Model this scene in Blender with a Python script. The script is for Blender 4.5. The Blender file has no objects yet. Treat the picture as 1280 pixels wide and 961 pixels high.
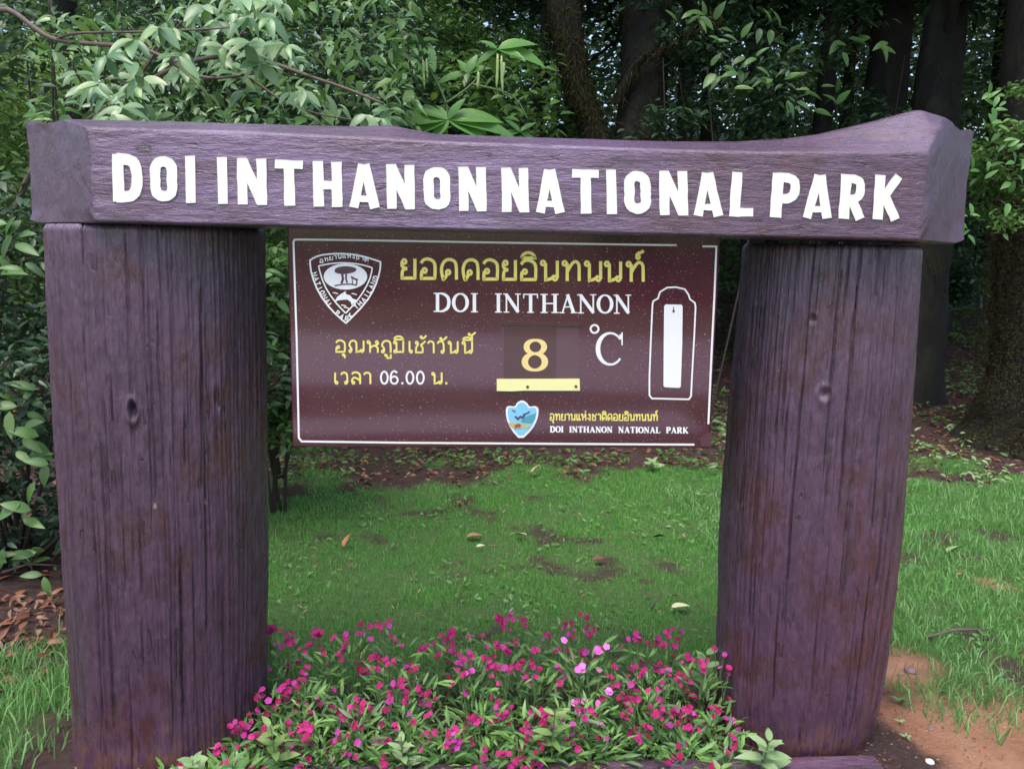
import bpy, math, random
import numpy as np
from mathutils import Vector, Matrix
rnd = random.Random(7)
rng = np.random.default_rng(7)
S = bpy.context.scene
COL = S.collection

# ------------------------------------------------------------------ camera
CAM = np.array([0.0, -2.3, 1.57])
FPX, CX, CY = 1050.0, 640.0, 480.5
yaw, pit, rol = math.radians(3.5), math.radians(9.0), math.radians(1.0)
FW = np.array([math.sin(yaw)*math.cos(pit), math.cos(yaw)*math.cos(pit), -math.sin(pit)])
R0 = np.array([math.cos(yaw), -math.sin(yaw), 0.0])
U0 = np.cross(R0, FW)
RT = math.cos(rol)*R0 + math.sin(rol)*U0
UP = -math.sin(rol)*R0 + math.cos(rol)*U0
cd = bpy.data.cameras.new("camera")
cam = bpy.data.objects.new("camera", cd); COL.objects.link(cam)
cam.matrix_world = Matrix(((RT[0], UP[0], -FW[0], CAM[0]), (RT[1], UP[1], -FW[1], CAM[1]),
                           (RT[2], UP[2], -FW[2], CAM[2]), (0, 0, 0, 1)))
cd.sensor_width = 36.0; cd.lens = 36.0*FPX/1280.0; cd.clip_start = 0.05; cd.clip_end = 500
S.camera = cam

# ------------------------------------------------------------------ light (overcast, sky light from the open side)
w = bpy.data.worlds.new("World"); S.world = w; w.use_nodes = True
nt = w.node_tree; bg = nt.nodes['Background']
sky = nt.nodes.new('ShaderNodeTexSky'); sky.sky_type = 'NISHITA'; sky.sun_disc = False
SUN_EL, SUN_AZ = 68.0, 205.0
sky.sun_elevation = math.radians(SUN_EL); sky.sun_rotation = math.radians(SUN_AZ)
sky.air_density = 1.0; sky.dust_density = 4.0; sky.ozone_density = 1.6
nt.links.new(sky.outputs[0], bg.inputs[0]); bg.inputs[1].default_value = 0.15
sl = bpy.data.lights.new("sun", 'SUN'); sl.energy = 0.8; sl.angle = math.radians(30); sl.color = (1.0, 0.97, 0.93)
so = bpy.data.objects.new("sun", sl); COL.objects.link(so)
a, e = math.radians(SUN_AZ), math.radians(SUN_EL)
sd = Vector((math.sin(a)*math.cos(e), math.cos(a)*math.cos(e), math.sin(e)))
so.rotation_euler = sd.to_track_quat('Z', 'Y').to_euler(); so.location = (0, -6, 12)
S.view_settings.view_transform = 'Standard'; S.view_settings.look = 'None'
S.view_settings.exposure = 1.28; S.view_settings.gamma = 1.0
try:
    S.cycles.max_bounces = 6; S.cycles.diffuse_bounces = 3; S.cycles.glossy_bounces = 3
    S.cycles.transmission_bounces = 3; S.cycles.transparent_max_bounces = 4
except Exception: pass

# ------------------------------------------------------------------ maths helpers
def ray(px, py):
    d = FW + RT*((px-CX)/FPX) - UP*((py-CY)/FPX)
    return d/np.linalg.norm(d)
def P(px, py, Y):
    """point of the upright plane y=Y seen at that place of the photograph"""
    d = ray(px, py); t = (Y-CAM[1])/d[1]
    return CAM + d*t
def hash2(ix, iy, seed=0):
    n = (ix.astype(np.int64)*374761393 + iy.astype(np.int64)*668265263 + seed*1442695041) & 0x7fffffff
    n = ((n ^ (n >> 13))*1274126177) & 0x7fffffff
    return ((n ^ (n >> 16)) & 0xffff)/65535.0
def noise2(x, y, seed=0):
    x = np.asarray(x, float); y = np.asarray(y, float)
    xi = np.floor(x); yi = np.floor(y); fx = x-xi; fy = y-yi
    fx = fx*fx*(3-2*fx); fy = fy*fy*(3-2*fy)
    a = hash2(xi, yi, seed); b = hash2(xi+1, yi, seed); c = hash2(xi, yi+1, seed); d = hash2(xi+1, yi+1, seed)
    return (a*(1-fx)+b*fx)*(1-fy) + (c*(1-fx)+d*fx)*fy
def fbm(x, y, seed=0, octs=4):
    s = 0; a = 0.5; tot = 0
    for k in range(octs):
        s = s + a*noise2(np.asarray(x)*2**k, np.asarray(y)*2**k, seed+k*17); tot += a; a *= 0.5
    return s/tot
def sstep(a, b, x):
    t = np.clip((np.asarray(x, float)-a)/(b-a), 0, 1); return t*t*(3-2*t)
def height(x, y):
    x = np.asarray(x, float); y = np.asarray(y, float)
    yy = np.clip(y-4.0, 0, None); h = 0.14*np.minimum(yy, 5.0) + 0.30*np.clip(yy-5.0, 0, 16)
    h = h + 0.10*sstep(1.3, 3.0, y)*sstep(-1.4, -2.6, x)
    h = h + 0.05*(fbm(x*0.9+5, y*0.9, 3)-0.5)*sstep(0.4, 1.6, y) + 0.5*(fbm(x*0.25, y*0.25, 9)-0.5)*sstep(5, 9, y)
    h = h + 0.016*(fbm(x*6, y*6, 5)-0.5)
    h = h - 0.02*sstep(-0.1, -0.5, y) - 0.03*sstep(-0.5, -0.9, x)*sstep(0.9, 0.4, y)
    return h
def G(px, py):
    """point of the ground seen at that place of the photograph"""
    d = ray(px, py); t = 1.2
    while t < 40:
        p = CAM + d*t
        if p[2] < height(p[0], p[1]): break
        t += 0.01
    return CAM + d*t
# zones of the ground: how much bare orange earth, dark soil, grass
def zones(x, y):
    x = np.asarray(x, float); y = np.asarray(y, float)
    n = fbm(x*2.3, y*2.3, 21); n2 = fbm(x*6.5, y*6.5, 33); n3 = fbm(x*1.2+9, y*1.2, 41)
    path = sstep(1.47, 1.55, x + 0.3*(n-0.5) + 0.2*(n2-0.5))*sstep(0.62, 0.38, y+0.35*(n-0.5)+0.2*(n2-.5))
    blob = sstep(0.30, 0.10, np.hypot((x-1.63)/1.0, (y-0.66)/0.8) + 0.3*(n2-.5))
    path = np.maximum(path, blob)
    path = np.maximum(path, 0.8*sstep(0.09, 0.03, np.hypot(x-2.62, y-1.45)+.2*(n2-.5)))
    path = path*sstep(-1.6, -1.2, y)
    bed = sstep(0.66, 0.5, y+0.12*(n2-.5))*sstep(-1.5, -1.35, x+0.1*(n2-.5))*sstep(1.72, 1.6, x+0.2*(n-0.5))*sstep(-0.5,-0.3,y)
    soil = np.maximum(bed, sstep(3.25, 3.8, y+2.2*(n-0.5)+1.0*(n3-.5)+.7*(n2-.5)))
    soil = np.maximum(soil, sstep(-1.55, -1.85, x+0.4*(n-.5)-0.15*y)*sstep(0.75, 1.05, y+0.5*(n-.5)))
    patch = sstep(0.575, 0.68, 0.55*n+0.45*n2+0.04*np.sin(x*3))
    soil = np.maximum(soil, 0.85*patch)
    grass = np.clip(1-np.maximum(soil, path), 0, 1)
    return path, soil*(1-path), grass

# ------------------------------------------------------------------ mesh helpers
def fast_mesh(name, V, F, mat=None, smooth=True):
    V = np.asarray(V, np.float32); F = np.asarray(F, np.int32)
    me = bpy.data.meshes.new(name); k = F.shape[1]
    me.vertices.add(len(V)); me.vertices.foreach_set("co", V.ravel())
    me.loops.add(F.size); me.loops.foreach_set("vertex_index", F.ravel())
    me.polygons.add(len(F)); me.polygons.foreach_set("loop_start", np.arange(0, F.size, k, dtype=np.int32))
    me.polygons.foreach_set("use_smooth", np.full(len(F), smooth, dtype=bool))
    me.update(calc_edges=True)
    if mat: me.materials.append(mat)
    return me
def link(name, me, parent=None, **props):
    o = bpy.data.objects.new(name, me); COL.objects.link(o)
    if parent is not None: o.parent = parent
    for k, v in props.items(): o[k] = v
    return o
def thing(name, label, cat, loc=(0, 0, 0), group=None):
    o = bpy.data.objects.new(name, None); COL.objects.link(o); o.location = loc
    o.empty_display_size = 0.1
    o['label'] = label; o['category'] = cat
    if group: o['group'] = group
    return o
def child(name, me, parent, label=None, kind=None, world=True):
    """mesh given in world coordinates, put under a thing (or a part) whose own origin stays at its base"""
    o = bpy.data.objects.new(name, me); COL.objects.link(o); o.parent = parent
    if world:
        off = Vector((0, 0, 0)); p = parent
        while p is not None: off = off + p.location; p = p.parent
        o.location = -off
    if label: o['label'] = label
    if kind: o['kind'] = kind
    return o
def attr(me, name, vals):
    at = me.attributes.new(name, 'FLOAT', 'POINT'); at.data.foreach_set("value", np.asarray(vals, np.float32).ravel())
class MB:
    def __init__(s): s.V = []; s.F = []; s.n = 0
    def add(s, V, F):
        V = [tuple(v) for v in V]
        s.F += [tuple(i+s.n for i in f) for f in F]; s.V += V; s.n += len(V)
    def mesh(s, name, mat, smooth=False):
        me = bpy.data.meshes.new(name); me.from_pydata(s.V, [], s.F); me.materials.append(mat)
        if smooth: me.polygons.foreach_set("use_smooth", [True]*len(me.polygons))
        me.update(); return me
def grid_faces(n, m, wrap=False):
    i = np.arange(n-1)[:, None]; mm = m if wrap else m-1; j = np.arange(mm)[None, :]; j2 = (j+1) % m
    return np.stack([i*m+j+0*j2, i*m+j2, (i+1)*m+j2, (i+1)*m+j], -1).reshape(-1, 4)
def tube(mb, pts, radii, k=8, cap=True, wob=0.0, seed=0):
    pts = [Vector(p) for p in pts]; n = len(pts); V = []; F = []
    ref = Vector((0.3, 0.9, 0.2))
    for i, p in enumerate(pts):
        t = (pts[min(i+1, n-1)]-pts[max(i-1, 0)]).normalized()
        a = t.cross(ref)
        if a.length < 0.05: a = t.cross(Vector((1, 0, 0)))
        a.normalize(); b = t.cross(a); r = radii[i] if hasattr(radii, '__len__') else radii
        for j in range(k):
            q = 2*math.pi*j/k; rr = r*(1+wob*(rnd.random()-0.5))
            V.append(p+a*math.cos(q)*rr+b*math.sin(q)*rr)
    for i in range(n-1):
        for j in range(k):
            F.append((i*k+j, i*k+(j+1) % k, (i+1)*k+(j+1) % k, (i+1)*k+j))
    if cap: F.append(tuple(range(k))[::-1]); F.append(tuple((n-1)*k+j for j in range(k)))
    mb.add(V, F)

# ------------------------------------------------------------------ materials
def nodes(name):
    m = bpy.data.materials.new(name); m.use_nodes = True; t = m.node_tree
    return m, t, t.nodes['Principled BSDF'], t.nodes, t.links
def texn(t, scale, detail=4, rough=0.6, stretch=None, coord='Object'):
    tc = t.nodes.new('ShaderNodeTexCoord'); n = t.nodes.new('ShaderNodeTexNoise')
    n.inputs['Scale'].default_value = scale; n.inputs['Detail'].default_value = detail; n.inputs['Roughness'].default_value = rough
    if stretch:
        mp = t.nodes.new('ShaderNodeMapping'); mp.inputs['Scale'].default_value = stretch
        t.links.new(tc.outputs[coord], mp.inputs[0]); t.links.new(mp.outputs[0], n.inputs['Vector'])
    else: t.links.new(tc.outputs[coord], n.inputs['Vector'])
    return n.outputs['Fac']
def ramp(t, fac, stops):
    r = t.nodes.new('ShaderNodeValToRGB'); cr = r.color_ramp
    cr.elements[0].position, cr.elements[0].color = stops[0][0], (*stops[0][1], 1)
    cr.elements[1].position, cr.elements[1].color = stops[-1][0], (*stops[-1][1], 1)
    for p, c in stops[1:-1]:
        e = cr.elements.new(p); e.color = (*c, 1)
    t.links.new(fac, r.inputs[0]); return r.outputs[0]
def mixc(t, fac, a, b):
    m = t.nodes.new('ShaderNodeMix'); m.data_type = 'RGBA'
    if hasattr(fac, 'is_linked'): t.links.new(fac, m.inputs[0])
    else: m.inputs[0].default_value = fac
    for s, v in ((m.inputs[6], a), (m.inputs[7], b)):
        if hasattr(v, 'is_linked'): t.links.new(v, s)
        else: s.default_value = (*v, 1)
    return m.outputs[2]
def bump(t, h, strength, dist, prev=None):
    b = t.nodes.new('ShaderNodeBump'); b.inputs['Strength'].default_value = strength; b.inputs['Distance'].default_value = dist
    t.links.new(h, b.inputs['Height'])
    if prev is not None: t.links.new(prev, b.inputs['Normal'])
    return b.outputs[0]
def rng_map(t, v, a, b):
    m = t.nodes.new('ShaderNodeMapRange'); m.inputs[3].default_value = a; m.inputs[4].default_value = b
    t.links.new(v, m.inputs[0]); return m.outputs[0]
def attrn(t, name):
    a = t.nodes.new('ShaderNodeAttribute'); a.attribute_name = name; return a.outputs['Fac']

def wood_paint(name, stretch, c0, c1, c2, rough=(0.3, 0.55), fs=75, sky_sheen=None):
    m, t, p, N, L = nodes(name)
    big = texn(t, 4.0, 6, 0.65); st = tuple(max(v, .16) for v in stretch)
    fine = texn(t, fs, 6, 0.75, st); hair = texn(t, fs*3, 3, 0.7, stretch); pits = texn(t, 170, 4, 0.7); blot = texn(t, 28, 5, 0.7, tuple(max(v, .35) for v in stretch))
    c = ramp(t, big, [(0.32, c0), (0.5, c1), (0.62, c2)])
    c = mixc(t, ramp(t, blot, [(0.42, (0, 0, 0)), (0.66, (0.75, 0.75, 0.75))]), c, tuple(v*1.5 for v in c1))
    c = mixc(t, ramp(t, fine, [(0.30, (0.75, 0.75, 0.75)), (0.44, (0, 0, 0))]), c, (0.035, 0.016, 0.024))
    fleck = ramp(t, texn(t, 95, 2, 0.5), [(0.74, (0, 0, 0)), (0.79, (0.6, 0.6, 0.6))]); c = mixc(t, fleck, c, tuple(v*2.6 for v in c1))
    if sky_sheen: c = mixc(t, attrn(t, 'sky_sheen'), c, mixc(t, blot, sky_sheen, tuple(v*1.35 for v in sky_sheen)))  # lavender sky sheen mixed into the base colour
    cn = texn(t, 17, 3, 0.55, tuple(max(v, .07) for v in stretch)); mm_ = N.new('ShaderNodeMath'); mm_.operation = 'SUBTRACT'; L.new(cn, mm_.inputs[0]); mm_.inputs[1].default_value = .5
    ab = N.new('ShaderNodeMath'); ab.operation = 'ABSOLUTE'; L.new(mm_.outputs[0], ab.inputs[0])
    gate = ramp(t, texn(t, 7, 3, .6), [(0.46, (1, 1, 1)), (0.56, (0, 0, 0))]); gm = N.new('ShaderNodeMath'); gm.operation = 'MULTIPLY_ADD'; L.new(gate, gm.inputs[0]); gm.inputs[1].default_value = .05; L.new(ab.outputs[0], gm.inputs[2])
    lines = ramp(t, gm.outputs[0], [(0.0, (0, 0, 0)), (0.012, (1, 1, 1))]); lk = ramp(t, gm.outputs[0], [(0.0, (.75, .75, .75)), (0.010, (0, 0, 0))])
    if fs > 60: c = mixc(t, lk, c, (0.02, 0.009, 0.014))
    c = mixc(t, attrn(t, 'mud'), c, (0.16, 0.075, 0.05))
    wear = attrn(t, 'crack'); c = mixc(t, wear, c, (0.014, 0.008, 0.011))
    chip = attrn(t, 'chip'); c = mixc(t, chip, c, (0.42, 0.27, 0.24))
    L.new(c, p.inputs['Base Color'])
    L.new(rng_map(t, blot, rough[0], rough[1]), p.inputs['Roughness'])
    p.inputs['IOR'].default_value = 1.52; p.inputs['Coat Weight'].default_value = 0.8; p.inputs['Coat Roughness'].default_value = 0.12
    b = bump(t, fine, 0.9, 0.006); b = bump(t, hair, 0.5, 0.002, b); b = bump(t, pits, 0.45, 0.0018, b)
    if fs > 60: b = bump(t, lines, 0.6, 0.003, b)
    b = b; b = bump(t, blot, 0.35, 0.005, b)
    L.new(b, p.inputs['Normal']); L.new(b, p.inputs['Coat Normal'])
    return m
M_POST = wood_paint('painted_post_wood', (1, 1, 0.08), (0.055, 0.022, 0.042), (0.078, 0.036, 0.073), (0.072, 0.023, 0.031), (0.12, 0.42))
M_BEAM = wood_paint('painted_beam_wood', (0.12, 1, 1), (0.066, 0.026, 0.050), (0.080, 0.036, 0.074), (0.074, 0.023, 0.034), (0.13, 0.42), sky_sheen=(0.138, 0.080, 0.165))
M_END = wood_paint('painted_end_grain', (1, 0.5, 0.4), (0.062, 0.024, 0.048), (0.080, 0.036, 0.075), (0.070, 0.026, 0.042), (0.3, 0.55), 50)

def plain(name, col, rough=0.5, var=0.0, scale=30, bumpd=0.0, spec=0.5, metallic=0):
    m, t, p, N, L = nodes(name)
    if var:
        f = texn(t, scale, 4, 0.6)
        L.new(mixc(t, f, tuple(max(0, v*(1-var)) for v in col), tuple(min(1, v*(1+var)) for v in col)), p.inputs['Base Color'])
        if bumpd: L.new(bump(t, f, 0.6, bumpd), p.inputs['Normal'])
    else: p.inputs['Base Color'].default_value = (*col, 1)
    p.inputs['Roughness'].default_value = rough; p.inputs['Specular IOR Level'].default_value = spec
    p.inputs['Metallic'].default_value = metallic
    return m
M_LETTER = plain('white_brushed_paint', (0.80, 0.80, 0.71), 0.5, 0.04, 90, 0.0008)
M_WHITE = plain('white_print', (0.80, 0.78, 0.80), 0.4, 0.06, 200)
M_YELLOW = plain('yellow_print', (0.80, 0.68, 0.16), 0.4, 0.08, 200)
M_CREAMY = plain('pale_amber_print', (0.80, 0.62, 0.25), 0.4, 0.08, 120)
M_STRIP = plain('cream_yellow_strip', (0.80, 0.76, 0.36), 0.35, 0.06, 60)
M_SCREW = plain('rusty_screw', (0.10, 0.06, 0.04), 0.5)
M_SKYB = plain('emblem_light_blue', (0.22, 0.52, 0.72), 0.4, 0.25, 300)
M_TEAL = plain('emblem_teal', (0.08, 0.30, 0.38), 0.4, 0.2, 300)
M_SAND = plain('emblem_sand', (0.45, 0.42, 0.22), 0.4, 0.2, 300)
M_NAVY = plain('emblem_dark_mark', (0.06, 0.05, 0.12), 0.5)
M_RUST = plain('emblem_rust_mark', (0.30, 0.08, 0.03), 0.5)
def board_mat(name, c0, c1, r0, r1):
    m, t, p, N, L = nodes(name)
    f = texn(t, 6, 4, 0.6); g = texn(t, 260, 2, 0.5)
    L.new(mixc(t, f, c0, c1), p.inputs['Base Color'])
    L.new(rng_map(t, f, r0, r1), p.inputs['Roughness'])
    p.inputs['IOR'].default_value = 1.55; p.inputs['Coat Weight'].default_value = 1.0; p.inputs['Coat Roughness'].default_value = 0.06
    L.new(bump(t, g, 0.05, 0.0006), p.inputs['Normal'])
    return m
M_BOARD = board_mat('maroon_gloss_board', (0.062, 0.009, 0.021), (0.076, 0.012, 0.027), 0.06, 0.12)
M_CARD = board_mat('maroon_number_card', (0.050, 0.008, 0.010), (0.058, 0.009, 0.012), 0.2, 0.3)
M_ACRY = board_mat('scuffed_holder', (0.075, 0.022, 0.036), (0.095, 0.03, 0.05), 0.15, 0.3)
M_DARKMAROON = board_mat('dark_maroon_ink', (0.06, 0.012, 0.03), (0.07, 0.015, 0.035), 0.3, 0.4)
def drop_mat():
    m, t, p, N, L = nodes('rain_water')
    p.inputs['Base Color'].default_value = (0.75, 0.68, 0.75, 1); p.inputs['Roughness'].default_value = 0.08
    p.inputs['Transmission Weight'].default_value = 0.55; p.inputs['IOR'].default_value = 1.33
    return m
M_DROP = drop_mat()

def leaf_mat(name, cols, rough=0.42, trans=0.25, spec=0.5):
    m, t, p, N, L = nodes(name)
    g = N.new('ShaderNodeNewGeometry'); oi = N.new('ShaderNodeObjectInfo')
    ad = N.new('ShaderNodeMath'); ad.operation = 'ADD'; L.new(g.outputs['Random Per Island'], ad.inputs[0]); L.new(oi.outputs['Random'], ad.inputs[1])
    fr = N.new('ShaderNodeMath'); fr.operation = 'FRACT'; L.new(ad.outputs[0], fr.inputs[0])
    k = len(cols)
    c = ramp(t, fr.outputs[0], [(i/(k-1), cc) for i, cc in enumerate(cols)])
    f = texn(t, 35, 3, 0.6); c2 = mixc(t, rng_map(t, f, 0.0, 0.30), c, tuple(v*1.6 for v in cols[len(cols)//2]))
    L.new(c2, p.inputs['Base Color']); p.inputs['Roughness'].default_value = rough; p.inputs['Specular IOR Level'].default_value = spec
    L.new(bump(t, f, 0.25, 0.002), p.inputs['Normal'])
    tr = N.new('ShaderNodeBsdfTranslucent'); mx = N.new('ShaderNodeMixShader'); mx.inputs[0].default_value = trans
    hs = N.new('ShaderNodeHueSaturation'); hs.inputs['Value'].default_value = 1.5; hs.inputs['Hue'].default_value = 0.485
    L.new(c2, hs.inputs['Color']); L.new(hs.outputs[0], tr.inputs[0])
    L.new(p.outputs[0], mx.inputs[1]); L.new(tr.outputs[0], mx.inputs[2])
    L.new(mx.outputs[0], N['Material Output'].inputs[0])
    return m
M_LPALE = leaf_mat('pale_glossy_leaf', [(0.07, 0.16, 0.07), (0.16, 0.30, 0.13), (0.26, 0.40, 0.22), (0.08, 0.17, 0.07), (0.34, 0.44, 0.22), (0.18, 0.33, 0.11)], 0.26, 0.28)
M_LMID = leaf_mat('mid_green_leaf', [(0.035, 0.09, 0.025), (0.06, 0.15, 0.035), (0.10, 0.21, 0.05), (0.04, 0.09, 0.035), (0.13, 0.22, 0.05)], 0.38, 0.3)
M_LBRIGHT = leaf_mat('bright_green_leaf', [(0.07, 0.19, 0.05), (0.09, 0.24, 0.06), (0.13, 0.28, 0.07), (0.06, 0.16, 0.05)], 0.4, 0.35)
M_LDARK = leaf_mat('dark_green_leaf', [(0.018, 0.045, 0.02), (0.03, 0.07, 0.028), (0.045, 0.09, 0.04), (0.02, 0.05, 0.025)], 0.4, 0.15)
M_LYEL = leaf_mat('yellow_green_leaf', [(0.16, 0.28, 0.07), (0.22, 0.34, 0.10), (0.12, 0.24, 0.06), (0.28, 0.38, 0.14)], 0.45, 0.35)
M_LWEED = leaf_mat('pale_weed_leaf', [(0.20, 0.32, 0.13), (0.26, 0.38, 0.18), (0.18, 0.30, 0.12)], 0.5, 0.3)
M_GRASS = leaf_mat('lawn_grass', [(0.07, 0.22, 0.045), (0.10, 0.31, 0.06), (0.14, 0.38, 0.08), (0.20, 0.41, 0.13), (0.34, 0.40, 0.19)], 0.45, 0.45, 0.5)
M_GRASS2 = leaf_mat('coarse_bright_grass', [(0.07, 0.20, 0.04), (0.11, 0.27, 0.07), (0.16, 0.32, 0.11), (0.20, 0.30, 0.12)], 0.5, 0.3, 0.35)
M_DIAN = leaf_mat('dianthus_leaf', [(0.025, 0.07, 0.025), (0.05, 0.13, 0.035), (0.09, 0.23, 0.05), (0.20, 0.38, 0.09), (0.04, 0.09, 0.045), (0.10, 0.17, 0.10)], 0.45, 0.25)
M_LITTER = leaf_mat('dead_leaf', [(0.10, 0.035, 0.02), (0.16, 0.06, 0.035), (0.22, 0.10, 0.055), (0.06, 0.025, 0.018), (0.30, 0.20, 0.12)], 0.5, 0.1)
M_STRAW = leaf_mat('straw', [(0.22, 0.17, 0.08), (0.34, 0.28, 0.15), (0.16, 0.11, 0.06)], 0.6, 0.2)
M_MOSS = leaf_mat('hanging_moss', [(0.02, 0.022, 0.008), (0.035, 0.027, 0.012), (0.045, 0.045, 0.014), (0.02, 0.016, 0.009)], 0.85, 0.1, 0.1)
M_BMOSS = leaf_mat('brown_moss', [(0.022, 0.014, 0.009), (0.05, 0.028, 0.015), (0.035, 0.038, 0.012), (0.065, 0.038, 0.02), (0.04, 0.05, 0.014)], 0.85, 0.15, 0.2)
def petal(name, c, c2):
    m, t, p, N, L = nodes(name)
    oi = N.new('ShaderNodeObjectInfo'); L.new(mixc(t, oi.outputs['Random'], c, c2), p.inputs['Base Color'])
    p.inputs['Roughness'].default_value = 0.6; p.inputs['Specular IOR Level'].default_value = 0.25
    return m
M_MAG2 = petal('violet_magenta_petal', (0.28, 0.01, 0.15), (0.46, 0.06, 0.33))
M_MAG = petal('magenta_petal', (0.24, 0.003, 0.055), (0.42, 0.018, 0.17))
M_PINK = petal('pale_pink_petal', (0.75, 0.25, 0.62), (0.72, 0.12, 0.50))
M_STEM = plain('green_stem', (0.10, 0.17, 0.06), 0.5, 0.3, 40)
M_STEMD = plain('dark_stem', (0.03, 0.022, 0.018), 0.8, 0.3, 40)
M_TWIG = plain('grey_brown_twig', (0.11, 0.075, 0.065), 0.7, 0.4, 40, 0.002)
M_POD = plain('pale_green_pod', (0.26, 0.36, 0.13), 0.45, 0.2, 60)
def bark():
    m, t, p, N, L = nodes('dark_mossy_bark')
    f = texn(t, 9, 6, 0.7, (1, 1, 0.25)); g = texn(t, 3.5, 5, 0.7)
    c = ramp(t, f, [(0.3, (0.005, 0.004, 0.004)), (0.55, (0.011, 0.009, 0.008)), (0.75, (0.022, 0.017, 0.014))])
    c = mixc(t, ramp(t, g, [(0.52, (0, 0, 0)), (0.68, (0.8, 0.8, 0.8))]), c, (0.022, 0.026, 0.009))
    L.new(c, p.inputs['Base Color']); p.inputs['Roughness'].default_value = 0.85
    b = bump(t, f, 0.9, 0.03); L.new(bump(t, g, 0.5, 0.04, b), p.inputs['Normal']); return m
M_BARK = bark()
def ground():
    m, t, p, N, L = nodes('forest_ground')
    a, b, c_ = texn(t, 5, 6, 0.65), texn(t, 40, 6, 0.7), texn(t, 160, 4, 0.7)
    soil = ramp(t, b, [(0.3, (0.03, 0.014, 0.012)), (0.5, (0.062, 0.029, 0.025)), (0.7, (0.12, 0.06, 0.047))])
    soil = mixc(t, ramp(t, a, [(0.45, (0, 0, 0)), (0.65, (0.6, 0.6, 0.6))]), soil, (0.05, 0.028, 0.026))
    org = ramp(t, a, [(0.3, (0.36, 0.16, 0.085)), (0.5, (0.50, 0.25, 0.14)), (0.72, (0.58, 0.34, 0.21))])
    org = mixc(t, rng_map(t, b, 0.0, 0.5), org, (0.34, 0.15, 0.09))
    gr = ramp(t, b, [(0.3, (0.045, 0.11, 0.022)), (0.7, (0.10, 0.20, 0.045))])
    c = mixc(t, attrn(t, 'grassy'), soil, gr); c = mixc(t, attrn(t, 'orange'), c, org)
    L.new(c, p.inputs['Base Color']); p.inputs['Roughness'].default_value = 0.8
    bb = bump(t, b, 0.8, 0.02); L.new(bump(t, c_, 0.7, 0.006, bb), p.inputs['Normal']); return m
M_GROUND = ground()
M_ROAD = plain('wet_asphalt', (0.48, 0.46, 0.48), 0.35, 0.25, 80, 0.003)
M_STONE = plain('purple_grey_stone', (0.20, 0.12, 0.13), 0.6, 0.3, 60, 0.004)

# ------------------------------------------------------------------ ground
def axis(lo, hi, dlo, dhi, fine, nout):
    a = np.arange(dlo, dhi, fine)
    left = dlo - (np.geomspace(1, 1+(dlo-lo)/0.2, nout)-1)*0.2
    right = dhi + (np.geomspace(1, 1+(hi-dhi)/0.2, nout)-1)*0.2
    return np.concatenate([left[::-1][:-1], a, right])
xs = axis(-90, 90, -3.2, 5.2, 0.03, 60); ys = axis(-60, 90, -0.7, 5.2, 0.03, 60)
X, Y = np.meshgrid(xs, ys); Z = height(X, Y)
near = (X > -3.3)*(X < 5.3)*(Y > -0.8)*(Y < 5.3)
Z = Z + near*0.02*(fbm(X*22, Y*22, 77, 3)-0.5)*(1-0.5*sstep(3, 5, Y))
me = fast_mesh('ground', np.stack([X, Y, Z], -1).reshape(-1, 3), grid_faces(len(ys), len(xs)), M_GROUND)
pz, sz, gz = zones(X, Y)
attr(me, 'orange', pz); attr(me, 'grassy', gz*(1-sstep(6, 8, Y)))
link('ground', me, kind='structure')
def band(name, x0, x1, f0, f1, mat):
    rx = np.linspace(x0, x1, 81); tt_ = np.linspace(0, 1, 9)[:, None]; RY = f0(rx)[None]*(1-tt_)+f1(rx)[None]*tt_; RX = np.broadcast_to(rx, RY.shape)
    link(name, fast_mesh(name, np.stack([RX, RY, height(RX, RY)+0.03], -1).reshape(-1, 3), grid_faces(9, 81), mat), kind='structure')
band('road', -60, 60, lambda x: -13.5+.10*x, lambda x: -7.2+.16*x, M_ROAD)
band('path', -30, 2.2, lambda x: -5.6-.10*x, lambda x: -4.75-.02*x, M_ROAD)

# ------------------------------------------------------------------ leaves: templates and fields
def leaf_tmpl(nseg=4, width=0.32, droop=0.25, fold=0.12, tip=1.0, asym=0.0):
    """unit leaf along +x, face up +z; three verts per row, pointed ends"""
    V = [(0, 0, 0)]; rows = []
    for i in range(1, nseg):
        t = i/nseg; wv = width*0.5*math.sin(math.pi*t**0.8)**0.85
        z = -droop*t*t
        V += [(t, wv, z+fold*wv), (t, 0, z-0.0), (t, -wv, z+fold*wv)]
    V.append((1, 0, -droop))
    F = [(0, 2, 1), (0, 3, 2)]
    for i in range(nseg-2):
        a = 1+3*i; b = a+3
        F += [(a, a+1, b+1), (a, b+1, b), (a+1, a+2, b+2), (a+1, b+2, b+1)]
    a = 1+3*(nseg-2); n = len(V)-1
    F += [(a, a+1, n), (a+1, a+2, n)]
    V = np.array(V, float); V[:, 2] += 0.0
    return V, np.array(F)
T4 = leaf_tmpl(2, 0.45, 0.15, 0.35)
T6 = leaf_tmpl(3, 0.42, 0.2, 0.35)
T10 = leaf_tmpl(5, 0.36, 0.28, 0.35)
TN = leaf_tmpl(3, 0.14, 0.3, 0.3)
def frames(D, Nn):
    D = D/np.linalg.norm(D, axis=1, keepdims=True)
    S_ = np.cross(Nn, D); S_ /= (np.linalg.norm(S_, axis=1, keepdims=True)+1e-9)
    U = np.cross(D, S_); return D, S_, U
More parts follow.
